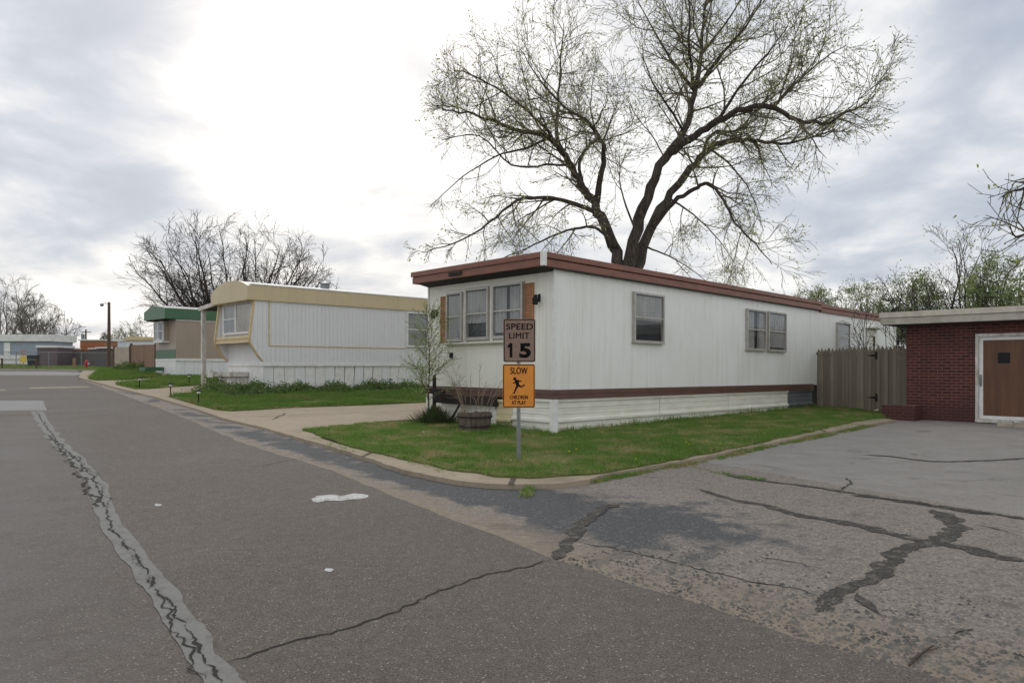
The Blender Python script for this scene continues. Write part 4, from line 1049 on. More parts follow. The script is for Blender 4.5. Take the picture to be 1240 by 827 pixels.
# carport beside T2
CP = empty('carport', loc2(0, W2 + .1) + Vector((0, 0, gz(-13, 29))), ANG, 'low white carport roof on posts between the tan and the green roofed trailers', 'carport')
zb = gz(-13, 29)
m = MB(); w_ = 2.45
m.add([(x, y, z - zb) for x in (.1, 6.5) for (y, z) in ((0, 3.98), (w_, 3.80), (w_, 3.90), (0, 4.06))], [(0, 1, 2, 3), (4, 7, 6, 5), (0, 4, 5, 1), (1, 5, 6, 2), (2, 6, 7, 3), (3, 7, 4, 0)])
m.build('roof', M['soffit'], CP)
m = MB()
m.add([(x, y, z - zb) for x in (.02, .098) for (y, z) in ((0, 3.94), (w_ + .05, 3.76), (w_ + .05, 3.92), (0, 4.09))], [(0, 1, 2, 3), (4, 7, 6, 5), (0, 4, 5, 1), (1, 5, 6, 2), (2, 6, 7, 3), (3, 7, 4, 0)])
m.box(.02, 6.5, w_, w_ + .06, 3.76 - zb, 3.90 - zb); m.build('roof_edge', M['whiteold'], CP)
for x in (.18, 3.3, 6.3):
    m = MB(); m.box(x - .08, x + .08, w_ - .16, w_ - .01, -.05, 3.80 - zb); m.build('post', M['whiteold'], CP, bevel=.008)

# ---- T3, green roofed trailer
T3 = empty('mobile_home', (-18.9, 39.0, 0), ANG, 'taupe mobile home with dark green roof edge and white skirting, third from the corner', 'mobile home', 'mobile homes along the street')
W3, L3 = 3.4, 16.0
m = MB(); m.box(0, L3, 0, W3, 1.8, 4.12); m.build('wall', M['taupe'], T3)
m = MB(); m.box(-.012, 0, .02, W3 - .02, 1.86, 2.38); m.build('green_panel', M['green'], T3)
m = MB()
gp = [(-.12, 4.66), (W3 * .55, 4.9), (W3 + .12, 4.60)]
m.prism([(-.12, 4.08), (-.12, 4.66), (W3 * .6, 4.92), (W3 + .12, 4.6), (W3 + .12, 4.12)], 'x', -.62, -.5)
m.box(-.5, L3, -.12, -.005, 4.08, 4.66); m.box(-.5, L3, W3 + .005, W3 + .12, 4.08, 4.6); m.build('fascia', M['green'], T3)
m = MB(); m.prism([(0, 4.125), (-.10, 4.70), (W3 * .6, 4.95), (W3 + .10, 4.64), (W3, 4.125)], 'x', -.498, L3); m.build('roof', M['roofwhite'], T3)
m = MB(); m.box(-.5, 0, 0, W3, 4.06, 4.079); m.build('soffit', M['soffit'], T3)
m = MB(); m.box(0, L3, -.02, 0, 3.99, 4.07); m.build('trim', M['white'], T3)
m = MB(); m.box(-.03, L3, -.035, 0, 1.72, 1.86); m.box(-.03, 0, 0, W3, 1.72, 1.86); m.build('belt_trim', M['white'], T3)
m = MB(); m.box(-.25, 0, 1.15, 2.75, 2.86, 3.98); m.build('bay', M['taupe'], T3)
window(T3, 'front', 1.2, 1.95, 2.9, 4.0, x0=-.252, fm='white', curtain=None, seed=21)
window(T3, 'front', 1.97, 2.7, 2.9, 4.0, x0=-.252, fm='white', cut=0, seed=22)
m = MB(); m.box(-.36, 0, 1.1, 2.8, 2.78, 2.86); m.build('window_sill', M['white'], T3)
for k in range(22):
    m = MB(frameM('side', k * .5, .02)); m.box(.006, .494, -.03, .005, .5, 1.715); m.build('skirting_panel', M['skirt'], T3)
for k in range(4):
    m = MB(frameM('front', k * .85, -.01)); m.box(.004, .846, -.03, .005, .5, 1.715); m.build('skirting_panel', M['white'], T3)
m = MB(); m.box(.05, L3, .05, W3 - .05, .45, 1.8); m.build('underfloor', M['soffit'], T3)
m = MB(); m.box(-1.1, -.02, 1.9, 2.15, 1.15, 1.38); m.box(-1.15, -1.0, 1.5, 2.6, 1.17, 1.36); m.build('hitch_beam', M['green'], T3)

# ------------------------------------------------------------------ brick building
BB = empty('brick_building', (10.74, 18.9, 0), atan2(-.716, .698), 'low dark red brick building with flat overhanging roof and one wooden door', 'building')
m = MB()
m.box(0, 1.60, 0, .25, -.05, 2.62); m.box(1.60, 2.84, 0, .25, 2.27, 2.62); m.box(2.84, 9, 0, .25, -.05, 2.62)
m.box(0, .25, .25, 8, -.05, 2.62); m.box(8.75, 9, .25, 8, -.05, 2.62); m.box(0, 9, 7.75, 8, -.05, 2.62)
m.build('wall', M['brick'], BB)
m = MB(); m.box(-.49, 9.5, -.5, 8.5, 2.56, 2.74); m.build('roof_fascia', M['stucco'], BB, bevel=.008)
m = MB(); m.box(-.52, 9.53, -.53, 8.53, 2.745, 2.89); m.build('roof', M['fasciatop'], BB, bevel=.008)
m = MB(); m.box(-.40, 9.4, -.40, 8.4, 2.545, 2.558); m.build('soffit', M['soffit'], BB)
m = MB(); m.box(-.3, -.2, -.25, -.15, 2.9, 2.99); m.tube([(-.25, -.2, 2.9), (-.2, -.15, 3.03)], .03, 8); m.build('roof_spotlight', M['black'], BB)
m = MB(); m.box(1.605, 1.675, -.03, .1, .1, 2.265); m.box(2.765, 2.835, -.03, .1, .1, 2.265); m.box(1.675, 2.765, -.03, .1, 2.19, 2.265); m.box(1.605, 2.835, -.06, .2, 0.02, .1)
m.build('door_frame', M['whiteold'], BB)
m = MB(); t = .085
m.box(1.68, 1.68 + t, .02, .06, .105, 2.185); m.box(2.76 - t, 2.76, .02, .06, .105, 2.185); m.box(1.68 + t, 2.76 - t, .02, .06, 2.185 - t, 2.185); m.box(1.68 + t, 2.76 - t, .02, .06, .105, .105 + t)
dr = m.build('door', M['white'], BB)
m = MB(); m.box(1.68 + t, 2.76 - t, .03, .05, .105 + t, 2.185 - t); m.build('door_panel', M['plywood'], dr)
m = MB(); m.box(2.08, 2.33, .018, .029, 1.52, 1.78); m.build('door_sign', M['black'], dr)
m = MB(); m.tube([(1.72, .0, .98), (1.72, -.05, 1.0), (1.72, -.05, 1.16), (1.72, 0, 1.18)], .012, 8); m.box(1.70, 1.74, -.005, .019, .93, 1.23); m.build('handle', M['metal'], dr)
# low brick planter
BP = empty('brick_planter', Vector((10.74, 18.9, 0)) - V * .62 + UU * .42, atan2(-.716, .698), 'low red brick planter box at the corner between picket fence and brick wall', 'planter')
m = MB(); m.box(0, .80, 0, .12, -.03, .40); m.box(0, .80, .42, .54, -.03, .40); m.box(0, .12, .12, .42, -.03, .40); m.box(.68, .80, .12, .42, -.03, .40); m.build('brick_box', M['brick'], BP, bevel=.006)
m = MB(); m.box(.12, .68, .12, .42, 0, .34); m.build('soil', M['soil'], BP)
# concrete block at the door
p = G(1207, 517)
cb = empty('parking_block', Vector((p.x, p.y, 0)), atan2(-.716, .698), 'worn concrete parking block lying below the wooden door', 'parking block')
m = MB(); m.prism([(0, 0), (.02, .07), (.06, .12), (.16, .12), (.2, .07), (.22, 0)], 'x', 0, 1.8); m.build('block', M['concrete_block'], cb, bevel=.01)
for x in (.3, 1.5):
    m = MB(); m.tube([(x, .11, .115), (x, .11, .14)], .02, 8); m.build('steel_pin', M['rusty'], cb)
# picket fence
A_ = Vector((9.98, 22.72, 0)); B_ = Vector((11.42, 19.83, 0)); dv = (B_ - A_); LF = dv.length
PF = empty('picket_fence', A_ + Vector((0, 0, .08)), atan2(dv.y, dv.x), 'weathered grey picket fence with a gate, between the white trailer and the brick building', 'fence')
def pickets(x0, x1, name, par, seed):
    rnd = random.Random(seed); m = MB(); x = x0
    while x < x1 - .03:
        w = min(.122, x1 - x); h = 1.95 + rnd.uniform(-.03, .03); y = rnd.uniform(-.004, .004); t = rnd.uniform(-.006, .006); b = rnd.uniform(-.02, .03)
        m.prism([(x, b), (x + w, b), (x + w + t, h - .11), (x + w / 2 + t, h), (x + t, h - .11)], 'y', y - .02, y)
        x += w + .01
    m.box(x0, x1, .001 + .004, .045, .35, .44); m.box(x0, x1, .005, .045, 1.45, 1.54)
    return m.build(name, M['picket'], par)
gx = LF * .66
pickets(.02, gx - .012, 'picket_panel', PF, 1); gt = pickets(gx + .012, LF - .02, 'gate', PF, 2)
for x in (.05, gx - .05, LF - .05):
    m = MB(); m.box(x - .045, x + .045, .047, .137, -.05, 1.85); m.build('post', M['picket'], PF)
m = MB(); m.box(0, .62, -.045, -.022, 1.74, 1.80); m.build('cross_rail', M['picket'], PF)
for z in (.42, 1.68):
    m = MB(); m.prism([(gx - .02, z - .035), (gx - .02, z + .035), (gx - .27, z + .01), (gx - .27, z - .01)], 'y', -.036, -.025); m.box(gx - .015, gx + .05, -.04, -.025, z - .11, z + .11); m.build('hinge', M['black'], gt)

# ------------------------------------------------------------------ the sign
sp = G(628, 557, LAWN); SD = sp.y
SG = empty('traffic_sign', sp, 0, 'speed limit 15 plate above an orange children at play plate on one grey post', 'road sign')
def SX(px): return (px - 628.5) / FOC * SD
def SZ(py): return Z(py, SD) - sp.z
m = MB(); # U channel post with holes suggested by flanges
zt = SZ(385.5)
m.box(-.012, .012, .018, .022, -.3, zt); m.box(-.028, -.010, .004, .008, -.3, zt); m.box(.010, .028, .004, .008, -.3, zt)
m.box(-.0125, -.0085, .0081, .018, -.3, zt); m.box(.0085, .0125, .0081, .018, -.3, zt)
m.build('post', M['metal'], SG)
def rrect(x0, x1, z0, z1, r, n=5):
    pts = []
    for cx, cz, a0 in ((x1 - r, z1 - r, 0), (x0 + r, z1 - r, 90), (x0 + r, z0 + r, 180), (x1 - r, z0 + r, 270)):
        for i in range(n + 1):
            a = radians(a0 + 90 * i / n); pts.append((cx + r * cos(a), cz + r * sin(a)))
    return pts
def ring(m, o, i, y0, y1):
    n = len(o)
    vs = [(p[0], y0, p[1]) for p in o] + [(p[0], y0, p[1]) for p in i] + [(p[0], y1, p[1]) for p in o] + [(p[0], y1, p[1]) for p in i]
    fs = []
    for k in range(n):
        j = (k + 1) % n
        fs += [(k, j, n + j, n + k), (2 * n + k, 3 * n + k, 3 * n + j, 2 * n + j), (k, 2 * n + k, 2 * n + j, j), (n + k, n + j, 3 * n + j, 3 * n + k)]
    m.add(vs, fs)
def signbrown():
    t = NT('sign_aged'); o = t.sep()
    band = t.math('PINGPONG', o[2], .022)
    ln = t.ramp(t.math('DIVIDE', band, .022), [(0, 1), (.14, 0)])
    nz = t.noise(30, 5, .7, t.map((.35, 1, 1.6)))
    c = t.mix(t.ramp(nz, [(.35, 0), (.7, 1)]), (.25, .155, .115), (.165, .105, .08))
    c = t.mix(t.math('MULTIPLY', ln, .5), c, (.10, .06, .055))
    c = t.mix(t.ramp(t.noise(14, 5, .7, t.map((.25, 1, 2.5))), [(.64, 0), (.70, .8)]), c, (.45, .40, .37))
    return t.done(c, .5)
def signorange():
    t = NT('sign_orange')
    c = t.mix(t.ramp(t.noise(7, 5), [(.3, 0), (.7, 1)]), (.68, .25, .018), (.58, .20, .02))
    return t.done(c, .5)
M['sb'] = signbrown(); M['so'] = signorange(); M['ink'] = mottled('sign_ink', (.010, .010, .011), (.008, .008, .008), 6, .85, 0, spec=.1)
def text(s, x0, x1, z0, z1, y, par, mat, bold=.012, heavy=0):
    cu = bpy.data.curves.new('lettering', 'FONT'); cu.body = s; cu.size = 1; cu.offset = bold; cu.extrude = .0; cu.space_character = 1.05
    tmp = bpy.data.objects.new('tmp', cu); col.objects.link(tmp)
    dg = bpy.context.evaluated_depsgraph_get(); dg.update()
    me = bpy.data.meshes.new_from_object(tmp.evaluated_get(dg)); bpy.data.objects.remove(tmp); bpy.data.curves.remove(cu)
    xs = [v.co.x for v in me.vertices]; ys = [v.co.y for v in me.vertices]
    a, b, c, d_ = min(xs), max(xs), min(ys), max(ys)
    for v in me.vertices:
        v.co = Vector((x0 + (v.co.x - a) / (b - a) * (x1 - x0), y, z0 + (v.co.y - c) / (d_ - c) * (z1 - z0)))
    bm = bmesh.new(); bm.from_mesh(me)
    if heavy:
        dd = bmesh.ops.duplicate(bm, geom=bm.verts[:] + bm.edges[:] + bm.faces[:])
        for g in dd['geom']:
            if isinstance(g, bmesh.types.BMVert): g.co.x += heavy; g.co.z += heavy * .6; g.co.y += .0003
    r = bmesh.ops.extrude_face_region(bm, geom=bm.faces[:])
    for g in r['geom']:
        if isinstance(g, bmesh.types.BMVert): g.co.y += .0018
    bmesh.ops.recalc_face_normals(bm, faces=bm.faces); bm.to_mesh(me); bm.free()
    o = bpy.data.objects.new('lettering', me); col.objects.link(o); me.materials.append(mat); o.parent = par; return o
def q7(x, y): return SX(590 + x / 4.135), SZ(370 + y / 4.135)
def plate(name, a, b, mat, border):
    (x0, z1), (x1, z0) = q7(*a), q7(*b)
    m = MB(); m.prism(rrect(x0, x1, z0, z1, .028), 'y', 0.0, .0035); o = m.build(name, mat, SG)
    m = MB(); i_ = .006; t_ = .012
    ring(m, rrect(x0 + i_, x1 - i_, z0 + i_, z1 - i_, .024), rrect(x0 + i_ + t_, x1 - i_ - t_, z0 + i_ + t_, z1 - i_ - t_, .016), -.0018, 0.0002)
    m.build('border', M['ink'], o)
    m = MB()
    for zz in (z1 - .03, z0 + .03): m.lathe([(.008, 0), (.008, .003), (.003, .005)], 8); 
    m2 = MB(Matrix.Translation(((x0 + x1) / 2, -.0002, 0)) @ Matrix.Rotation(pi / 2, 4, 'X'))
    for zz in (z1 - .032, z0 + .026): m2.lathe([(.0075, 0), (.0075, .003), (.003, .005)], 8, (0, zz, 0))
    m2.build('bolts', M['metal'], o)
    return o
pa = plate('speed_plate', (83, 67), (243, 283), M['sb'], 1)
def T_(s, x0, y0, x1, y1, par, b=.012, hv=.004):
    (a, zt_), (c, zb_) = q7(x0, y0), q7(x1, y1); return text(s, a, c, zb_, zt_, -.0024, par, M['ink'], b, hv)
T_('SPEED', 97, 91, 230, 121, pa, .006); T_('LIMIT', 111, 137, 212, 166, pa, 0)
m = MB(); m.prism([q7(*p) for p in ((128, 187), (128, 260), (114, 260), (114, 208), (104, 213), (104, 203), (115, 187))], 'y', -.0019, .0002); m.build('lettering', M['ink'], pa)
T_('5', 162, 188, 219, 262, pa, .04)
pb_ = plate('caution_plate', (80, 293), (241, 511), M['so'], 1)
T_('SLOW', 118, 310, 203, 343, pb_, .004); T_('CHILDREN', 115, 449, 204, 468, pb_, .0); T_('AT PLAY', 124, 476, 195, 496, pb_, .0)
# running figure
m = MB(); fy = -.0019
def q6(x, y): return SX(480 + x / 5.167), SZ(440 + y / 5.167)
def stroke(pts, ws):
    P = [Vector((*q6(*p), 0)) for p in pts]; ws = [w / 5.167 / FOC * SD for w in ws]; L_ = []; R_ = []
    for i, p in enumerate(P):
        d = (P[min(i + 1, len(P) - 1)] - P[max(i - 1, 0)]).normalized(); n = Vector((-d.y, d.x, 0))
        L_.append(p + n * ws[i] / 2); R_.append(p - n * ws[i] / 2)
    global _k; _k += 1
    pg = [(p.x, p.y) for p in L_ + R_[::-1]]; m.prism(pg, 'y', fy - .0001 * _k, .0002)
_k = 0
hx, hz = q6(743, 96); rr = 10 / 5.167 / FOC * SD
m.prism([(hx + rr * cos(a * pi / 8), hz + rr * sin(a * pi / 8)) for a in range(16)], 'y', fy, .0002)
stroke([(750, 103), (757, 118), (764, 142)], [14, 24, 18])
stroke([(753, 108), (742, 120), (731, 124)], [9, 8, 5])
stroke([(762, 106), (776, 113), (787, 108)], [9, 8, 5])
stroke([(764, 136), (784, 147), (797, 138), (806, 133)], [14, 11, 8, 5])
stroke([(797, 134), (804, 141)], [7, 6])
stroke([(762, 138), (751, 156), (745, 172), (741, 184)], [15, 11, 9, 7])
stroke([(745, 183), (736, 186), (729, 186)], [7, 6, 4])
m.build('running_figure', M['ink'], pb_)

# ------------------------------------------------------------------ yard things at the near trailer
pp = loc1(-.45, 3.30); pz = gz(pp.x, pp.y) + LAWN
WP = empty('wooden_post', Vector((pp.x, pp.y, pz)), ANG, 'charred looking wooden post with a short beam in front of the near trailer', 'post')
m = MB(); m.tube([(0, 0, -.1), (.005, .01, .5), (0, 0, 1.02), (.01, 0, 1.10)], [.045, .042, .045, .02], 8); m.build('post', M['rusty'], WP)
m = MB(); m.box(-.05, .0, -.42, .38, .66, .78); m.box(-.052, .0, -.30, .0, .50, .65); m.build('beam', M['rusty'], WP, bevel=.01)
tp = G(574, 523, LAWN); tp.y += .3
TB = empty('barrel_planter', Vector((tp.x, tp.y, gz(tp.x, tp.y) + LAWN)), 0, 'old grey wooden half barrel planter in front of the near trailer', 'planter')
m = MB(); prof = [(.29, 0), (.33, .12), (.355, .25), (.365, .37), (.325, .37), (.315, .25)]; n_ = 22
for k in range(n_):
    a0, a1 = 2 * pi * k / n_, 2 * pi * (k + .93) / n_; dz = U(-.015, .015); dr_ = U(-.006, .006)
    vs = []
    for (r_, z_) in [(.29, 0), (.335, .15), (.36, .36 + dz), (.33, .36 + dz), (.305, .15), (.26, 0)]:
        for a in (a0, a1): vs.append(((r_ + dr_) * cos(a), (r_ + dr_) * sin(a), z_))
    fs = [(0, 1, 3, 2), (2, 3, 5, 4), (4, 5, 7, 6), (6, 7, 9, 8), (8, 9, 11, 10), (10, 11, 1, 0), (0, 2, 4, 6, 8, 10), (1, 11, 9, 7, 5, 3)]
    m.add(vs, fs)
m.build('staves', M['tub'], TB)
m = MB()
for z_ in (.08, .27):
    rr_ = .29 + z_ * .22
    m.lathe([(rr_ + .014, z_), (rr_ + .02, z_ + .035), (rr_ - .02, z_ + .035), (rr_ - .02, z_)], 22)
m.build('hoop', M['rusty'], TB)
m = MB(); m.lathe([(.30, .2), (.31, .32), (.1, .335)], 18); m.build('soil', M['soil'], TB)
T = Tree(71); T.nleaf = 0; b = Vector((tp.x, tp.y, gz(tp.x, tp.y) + LAWN + .3))
PQ = dict(levels=3, seg=[.15, .12, .1], wob=[.07, .1, .1], up=[.0, .02, .02], rmin=.003, n=[3, 3, 0], f0=[.4, .3], ang=[(15, 40), (20, 45)], len=[(.15, .4), (.08, .2)], r=[.004, .003])
for k in range(20):
    dx, dy = U(-.28, .28), U(-.2, .2); h_ = U(.3, .75) if k > 3 else U(.9, 1.15)
    q = b + Vector((dx, dy, 0)); T.limb([q, q + Vector((dx * .5, 0, h_ * .5)), q + Vector((dx * 1.4 + U(-.15, .15), U(-.1, .1), h_))], .005, .003, PQ, .4)
T.finish('dry_plant', b, 'tangle of dry brown stalks standing in the half barrel planter', 'plant', bark='dry', twig='dry')
# bush beside the barrel: spiky green and brown tufts
m = MB(); bc = G(524, 515, LAWN); bc.y += .35; rnd = random.Random(9)
for k in range(1500):
    a = rnd.uniform(0, 2 * pi); r_ = abs(rnd.gauss(0, .17)); x, y = bc.x + cos(a) * r_ * 1.3, bc.y + sin(a) * r_
    h_ = rnd.uniform(.2, .5) * (1 - min(.7, r_ * 1.2)); lx = (x - bc.x) * .5 + rnd.gauss(0, .06); ly = (y - bc.y) * .5 + rnd.gauss(0, .06); w_ = rnd.uniform(.005, .010); z_ = gz(x, y) + LAWN
    i = len(m.v); ca, sa = cos(a) * w_, sin(a) * w_
    m.v += [(x - sa, y + ca, z_), (x + sa, y - ca, z_), (x + lx + sa * .3, y + ly, z_ + h_), (x + lx * .6 - sa, y + ly * .6 + ca, z_ + h_ * .6)]; m.f.append((i, i + 1, i + 2, i + 3))
tag(m.build('bush', M['bushleaf'], fix=False), 'spiky dark green bush at the foot of the sapling beside the barrel planter', 'bush')
bd = G(541, 514, LAWN); m = MB(Matrix.Translation((bd.x + .02, bd.y + .25, bd.z - .03)) @ Matrix.Rotation(radians(28), 4, 'Y')); m.box(-.02, .02, -.12, .12, 0, .52)
tag(m.build('board', M['rusty'], bevel=.005), 'short dark board leaning between the spiky bush and the wooden post', 'board')
# litter
for px, py, sz, lb in ((1060, 499, .10, 'crushed white cup lying below the picket gate'), (487, 514, .045, 'scrap of white paper on the lawn left of the bush'), (513, 524, .035, 'tiny white scrap on the lawn in front of the bush'), (991, 662, .03, 'white speck of litter on the road far from the kerb')):
    if px == 991: continue
    p = G(px, py, LAWN if px < 1000 else .06); rnd = random.Random(px); vs = []; fs = []
    m = MB(Matrix.Translation((p.x, p.y, p.z + sz * .35)) @ Matrix.Rotation(1.3, 4, 'Y') @ Matrix.Rotation(.4, 4, 'X'))
    if px > 1000: m.lathe([(sz * .28, -sz * .8), (sz * .30, -sz * .7), (sz * .36, sz * .1), (sz * .42, sz * .8), (sz * .45, sz * .82), (sz * .40, sz * .80), (sz * .3, -.6 * sz)], 10)
    else: m.add([(rnd.uniform(-1, 1) * sz, rnd.uniform(-1, 1) * sz, rnd.uniform(-.4, .4) * sz) for _ in range(8)], [(0, 1, 2), (1, 2, 3), (2, 3, 4), (3, 4, 5), (4, 5, 6), (5, 6, 7), (6, 7, 0)])
    tag(m.build('paper_cup' if px > 1000 else 'paper_scrap', M['litter'], fix=False), lb, 'litter')
# fallen stick on the parking lot
T = MB(); pts = [G(x, y, .012) for x, y in ((1101, 805), (1107, 797), (1118, 789), (1130, 781))]; T.tube(pts, [.006, .008, .007, .004], 5); T.tube([pts[2], pts[2] + Vector((.12, .06, .0))], [.004, .002], 4)
tag(T.build('stick', M['twigd']), 'thin dark stick lying on the sandy asphalt at lower right', 'stick')

# ------------------------------------------------------------------ path lights
def path_light():
    e = empty('path_light', (0, 0, 0))
    m = MB(); m.tube([(0, 0, -.05), (0, 0, .30)], .018, 8); m.build('stake', M['black'], e)
    m = MB(); m.lathe([(.045, .30), (.05, .34), (.05, .36)], 10); m.build('lens', M['litter'], e)
    m = MB(); m.lathe([(.085, .36), (.09, .375), (.03, .41)], 10); m.build('cap', M['black'], e)
    return e
pl0 = path_light()
for i, (px, py, lb) in enumerate([(240.5, 489, 'black path light with pale lens at the front corner of the tan roofed trailer lawn'), (206.5, 478.5, 'black path light on the left tip of the lawn beside the concrete path'),
                                  (169, 469.5, 'black path light at the front edge of the lawn of the green roofed trailer'), (229, 463.5, 'black path light between the carport post and the white skirting'),
                                  (459.5, 468.5, 'black path light among the weeds along the white skirting')]):
    o = pl0 if i == 0 else pl0.copy()
    if i:
        col.objects.link(o)
        for ch in list(pl0.children):
            c = ch.copy(); col.objects.link(c); c.parent = o
    D = None
    p = G(px, py, LAWN) if py > 466 else W(px, 30.5)
    if i == 4: q = loc2(5.5, -.35); p = Vector((q.x, q.y, gz(q.x, q.y) + .12))
    if i == 3: p.z += LAWN
    o.location = p; tag(o, lb, 'path light', 'garden path lights')

# ------------------------------------------------------------------ far end of the street
# board fence beside the green roofed trailer
def board_fence(name, pts, h, mat, label, bw=.15, gap=.004, base=-.1, capdark=True):
    e = empty(name, Vector((pts[0].x, pts[0].y, 0)), 0, label, 'fence')
    o0 = Vector((pts[0].x, pts[0].y, 0))
    for a, b in zip(pts, pts[1:]):
        a2, b2 = Vector((a.x, a.y, 0)), Vector((b.x, b.y, 0)); d = b2 - a2; L = d.length; ang = atan2(d.y, d.x)
        m = MB(Matrix.Translation(a2 - o0) @ Matrix.Rotation(ang, 4, 'Z')); n = max(1, int(L / bw)); rnd = random.Random(n)
        for i in range(n):
            x0, x1 = L * i / n, L * (i + 1) / n - gap; g = a2 + d * (i / n); z = gz(g.x, g.y); y = rnd.uniform(-.006, .006)
            m.box(x0, x1, y - .012, y + .012, z + base, z + h + rnd.uniform(-.012, .012))
        m.build('board_panel', mat, e)
    for p in pts:
        m = MB(); q = Vector((p.x, p.y, 0)) - o0; z = gz(p.x, p.y); m.box(q.x - .07, q.x + .07, q.y - .07, q.y + .07, z - .2, z + h + .12); m.build('post', M['pole'], e)
    return e
board_fence('board_fence', [W(159, 51), W(189, 46.5)], 1.95, M['brownfence'], 'brown board fence ending at the green roofed trailer')
board_fence('board_fence', [W(138.5, 56), W(158, 51.3)], 1.8, M['palefence'], 'pale tan board fence left of the brown fence', .3)
board_fence('board_fence', [W(64, 74), W(100, 72), W(137, 66)], 1.55, M['darkfence'], 'dark weathered board fence behind the red fire hydrant')
# hydrant
hp = W(104.8, 59)
HY = empty('fire_hydrant', hp, 0, 'red fire hydrant on the grass verge across the street', 'hydrant')
m = MB(); m.lathe([(.16, -.02), (.16, .04), (.11, .05), (.11, .48), (.14, .49), (.14, .54), (.12, .56), (.10, .66), (.05, .72)], 14); m.build('barrel', M['hydrant'], HY, smooth=False)
m = MB(); m.lathe([(.03, .72), (.03, .77), (.02, .775)], 6); m.build('top_nut', M['hydrant'], HY)
for sx in (-1, 1):
    m = MB(Matrix.Translation((sx * .10, 0, .4)) @ Matrix.Rotation(sx * pi / 2, 4, 'Y')); m.lathe([(.05, 0), (.05, .07), (.065, .07), (.065, .11), (.02, .13)], 10); m.build('nozzle_cap', M['hydrant' if sx < 0 else 'whiteold'], HY)
m = MB(Matrix.Translation((0, -.10, .36)) @ Matrix.Rotation(pi / 2, 4, 'X')); m.lathe([(.07, 0), (.07, .07), (.085, .07), (.085, .11), (.02, .13)], 10); m.build('nozzle_cap', M['hydrant'], HY)
# light pole
lp = W(132, 62); LPt = empty('light_pole', lp, 0, 'tall brown wooden pole with a lamp arm pointing left', 'light pole')
H_ = Z(366, 62) - lp.z
m = MB(); m.tube([(0, 0, -.3), (0, 0, H_)], [.17, .11], 10); m.build('pole', M['pole'], LPt)
m = MB(); m.tube([(0, 0, H_ - .18), (-.35, 0, H_ - .08), (-.62, 0, H_ - .16)], .03, 8); m.build('arm', M['metal'], LPt)
m = MB(); m.lathe([(.06, .16), (.16, .06), (.15, -.06), (.05, -.12)], 12, (-.64, 0, H_ - .26)); m.build('lamp_head', M['metal'], LPt)
up = W(104, 115); UP = empty('utility_pole', up, 0, 'distant short pole with a transformer above the rust coloured shed', 'utility pole'); H2 = Z(399, 115) - up.z
m = MB(); m.tube([(0, 0, -.2), (0, 0, H2)], [.16, .12], 8); m.build('pole', M['pole'], UP)
m = MB(); m.box(-.9, .9, -.05, .05, H2 - .5, H2 - .38); m.build('crossarm', M['pole'], UP)
m = MB(); m.lathe([(.25, 0), (.27, .1), (.27, .8), (.1, .9)], 10, (-.5, 0, H2 - 1.6)); m.build('transformer', M['metal'], UP)
# far trailers and sheds
def far_box(name, px0, px1, D, ytop, depth, wall, roofmat, label, cat, rise=.12, ov=.25, band=None, wins=(), gable=False, zbase=None, skirt=None, doors=()):
    a = W(px0, D); x0 = a.x; x1 = W(px1, D).x; zb = gz((x0 + x1) / 2, D); zt = Z(ytop, D)
    e = empty(name, Vector((x0, D, zb)), 0, label, cat); L = x1 - x0; H = zt - zb
    m = MB(); m.box(0, L, 0, depth, -.3, H - rise); o = m.build('wall', wall, e)
    m = MB()
    if gable: m.prism([(-ov, H - rise - .05), (L * .15, H), (L + ov, H - rise * .3), (L + ov, H - rise - .05)], 'y', -ov, depth + ov)
    else: m.box(-ov, L + ov, -ov, depth + ov, H - rise, H)
    m.build('roof', roofmat, e)
    if band: m = MB(); m.box(-.02, L + .02, -.04, 0, -.3, band); m.build('skirting', M[skirt or 'white'], e)
    for (u0, u1, v0, v1, fm) in wins:
        m = MB(); m.box(u0, u1, -.07, -.03, v0, v1); w = m.build('window', M[fm], e)
        m = MB(); m.box(u0 + .07, u1 - .07, -.075, -.0701, v0 + .07, v1 - .07); m.build('pane', M['inside'], w)
    for (u0, u1, v0, v1) in doors:
        m = MB(); m.box(u0, u1, -.07, -.041, v0, v1); dd = m.build('door', M['white'], e)
        m = MB(); m.box(u1 - .16, u1 - .1, -.1, -.0701, v0 + .9, v0 + 1.0); m.build('handle', M['metal'], dd)
    return e
far_box('mobile_home', -60, 60, 76, 405, 4, M['greyblue'], M['roofwhite'], 'grey blue mobile home with white roof and pale skirting at far left', 'mobile home', .75, .3, 1.0, (), doors=[(5.9 + 0.0, 6.6, .35, 2.4)])
far_box('shed', 45, 69.5, 70, 418.3, 2.6, M['plum'], M['roofwhite'], 'dark purple brown shed with white flat roof across the street', 'shed', .22, .1)
far_box('shed', 70, 80, 76, 421, 2.4, M['rust_wall'], M['roofwhite'], 'small brown lean-to with white roof just right of the dark purple shed', 'shed', .1, .1)
far_box('shed', 97, 125.5, 84, 411, 3, M['rust_wall'], M['roofwhite'], 'rust orange shed with thin white roof edge', 'shed', .15, .15)
far_box('mobile_home', 126, 156, 92, 411.3, 4, M['paleblue'], M['roofwhite'], 'pale blue grey mobile home behind the wooden light pole', 'mobile home', .18, .2)
far_box('mobile_home', 153, 192, 80, 407.5, 4, M['siding2'], M['tantrim'], 'cream mobile home with low gabled tan roof behind the board fences', 'mobile home', .38, .3, gable=True, wins=((3.1, 3.5, 1.0, 1.6, 'pole'),))
far_box('shed', 108, 118, 75, 421.5, 2, M['darkfence'], M['roofwhite'], 'low shed roof with white top left of the light pole', 'shed', .12, .1)
far_box('shed', 117, 139, 72, 420.3, 2, M['darkfence'], M['roofwhite'], 'low dark shed with long white roof behind the light pole foot', 'shed', .14, .1)
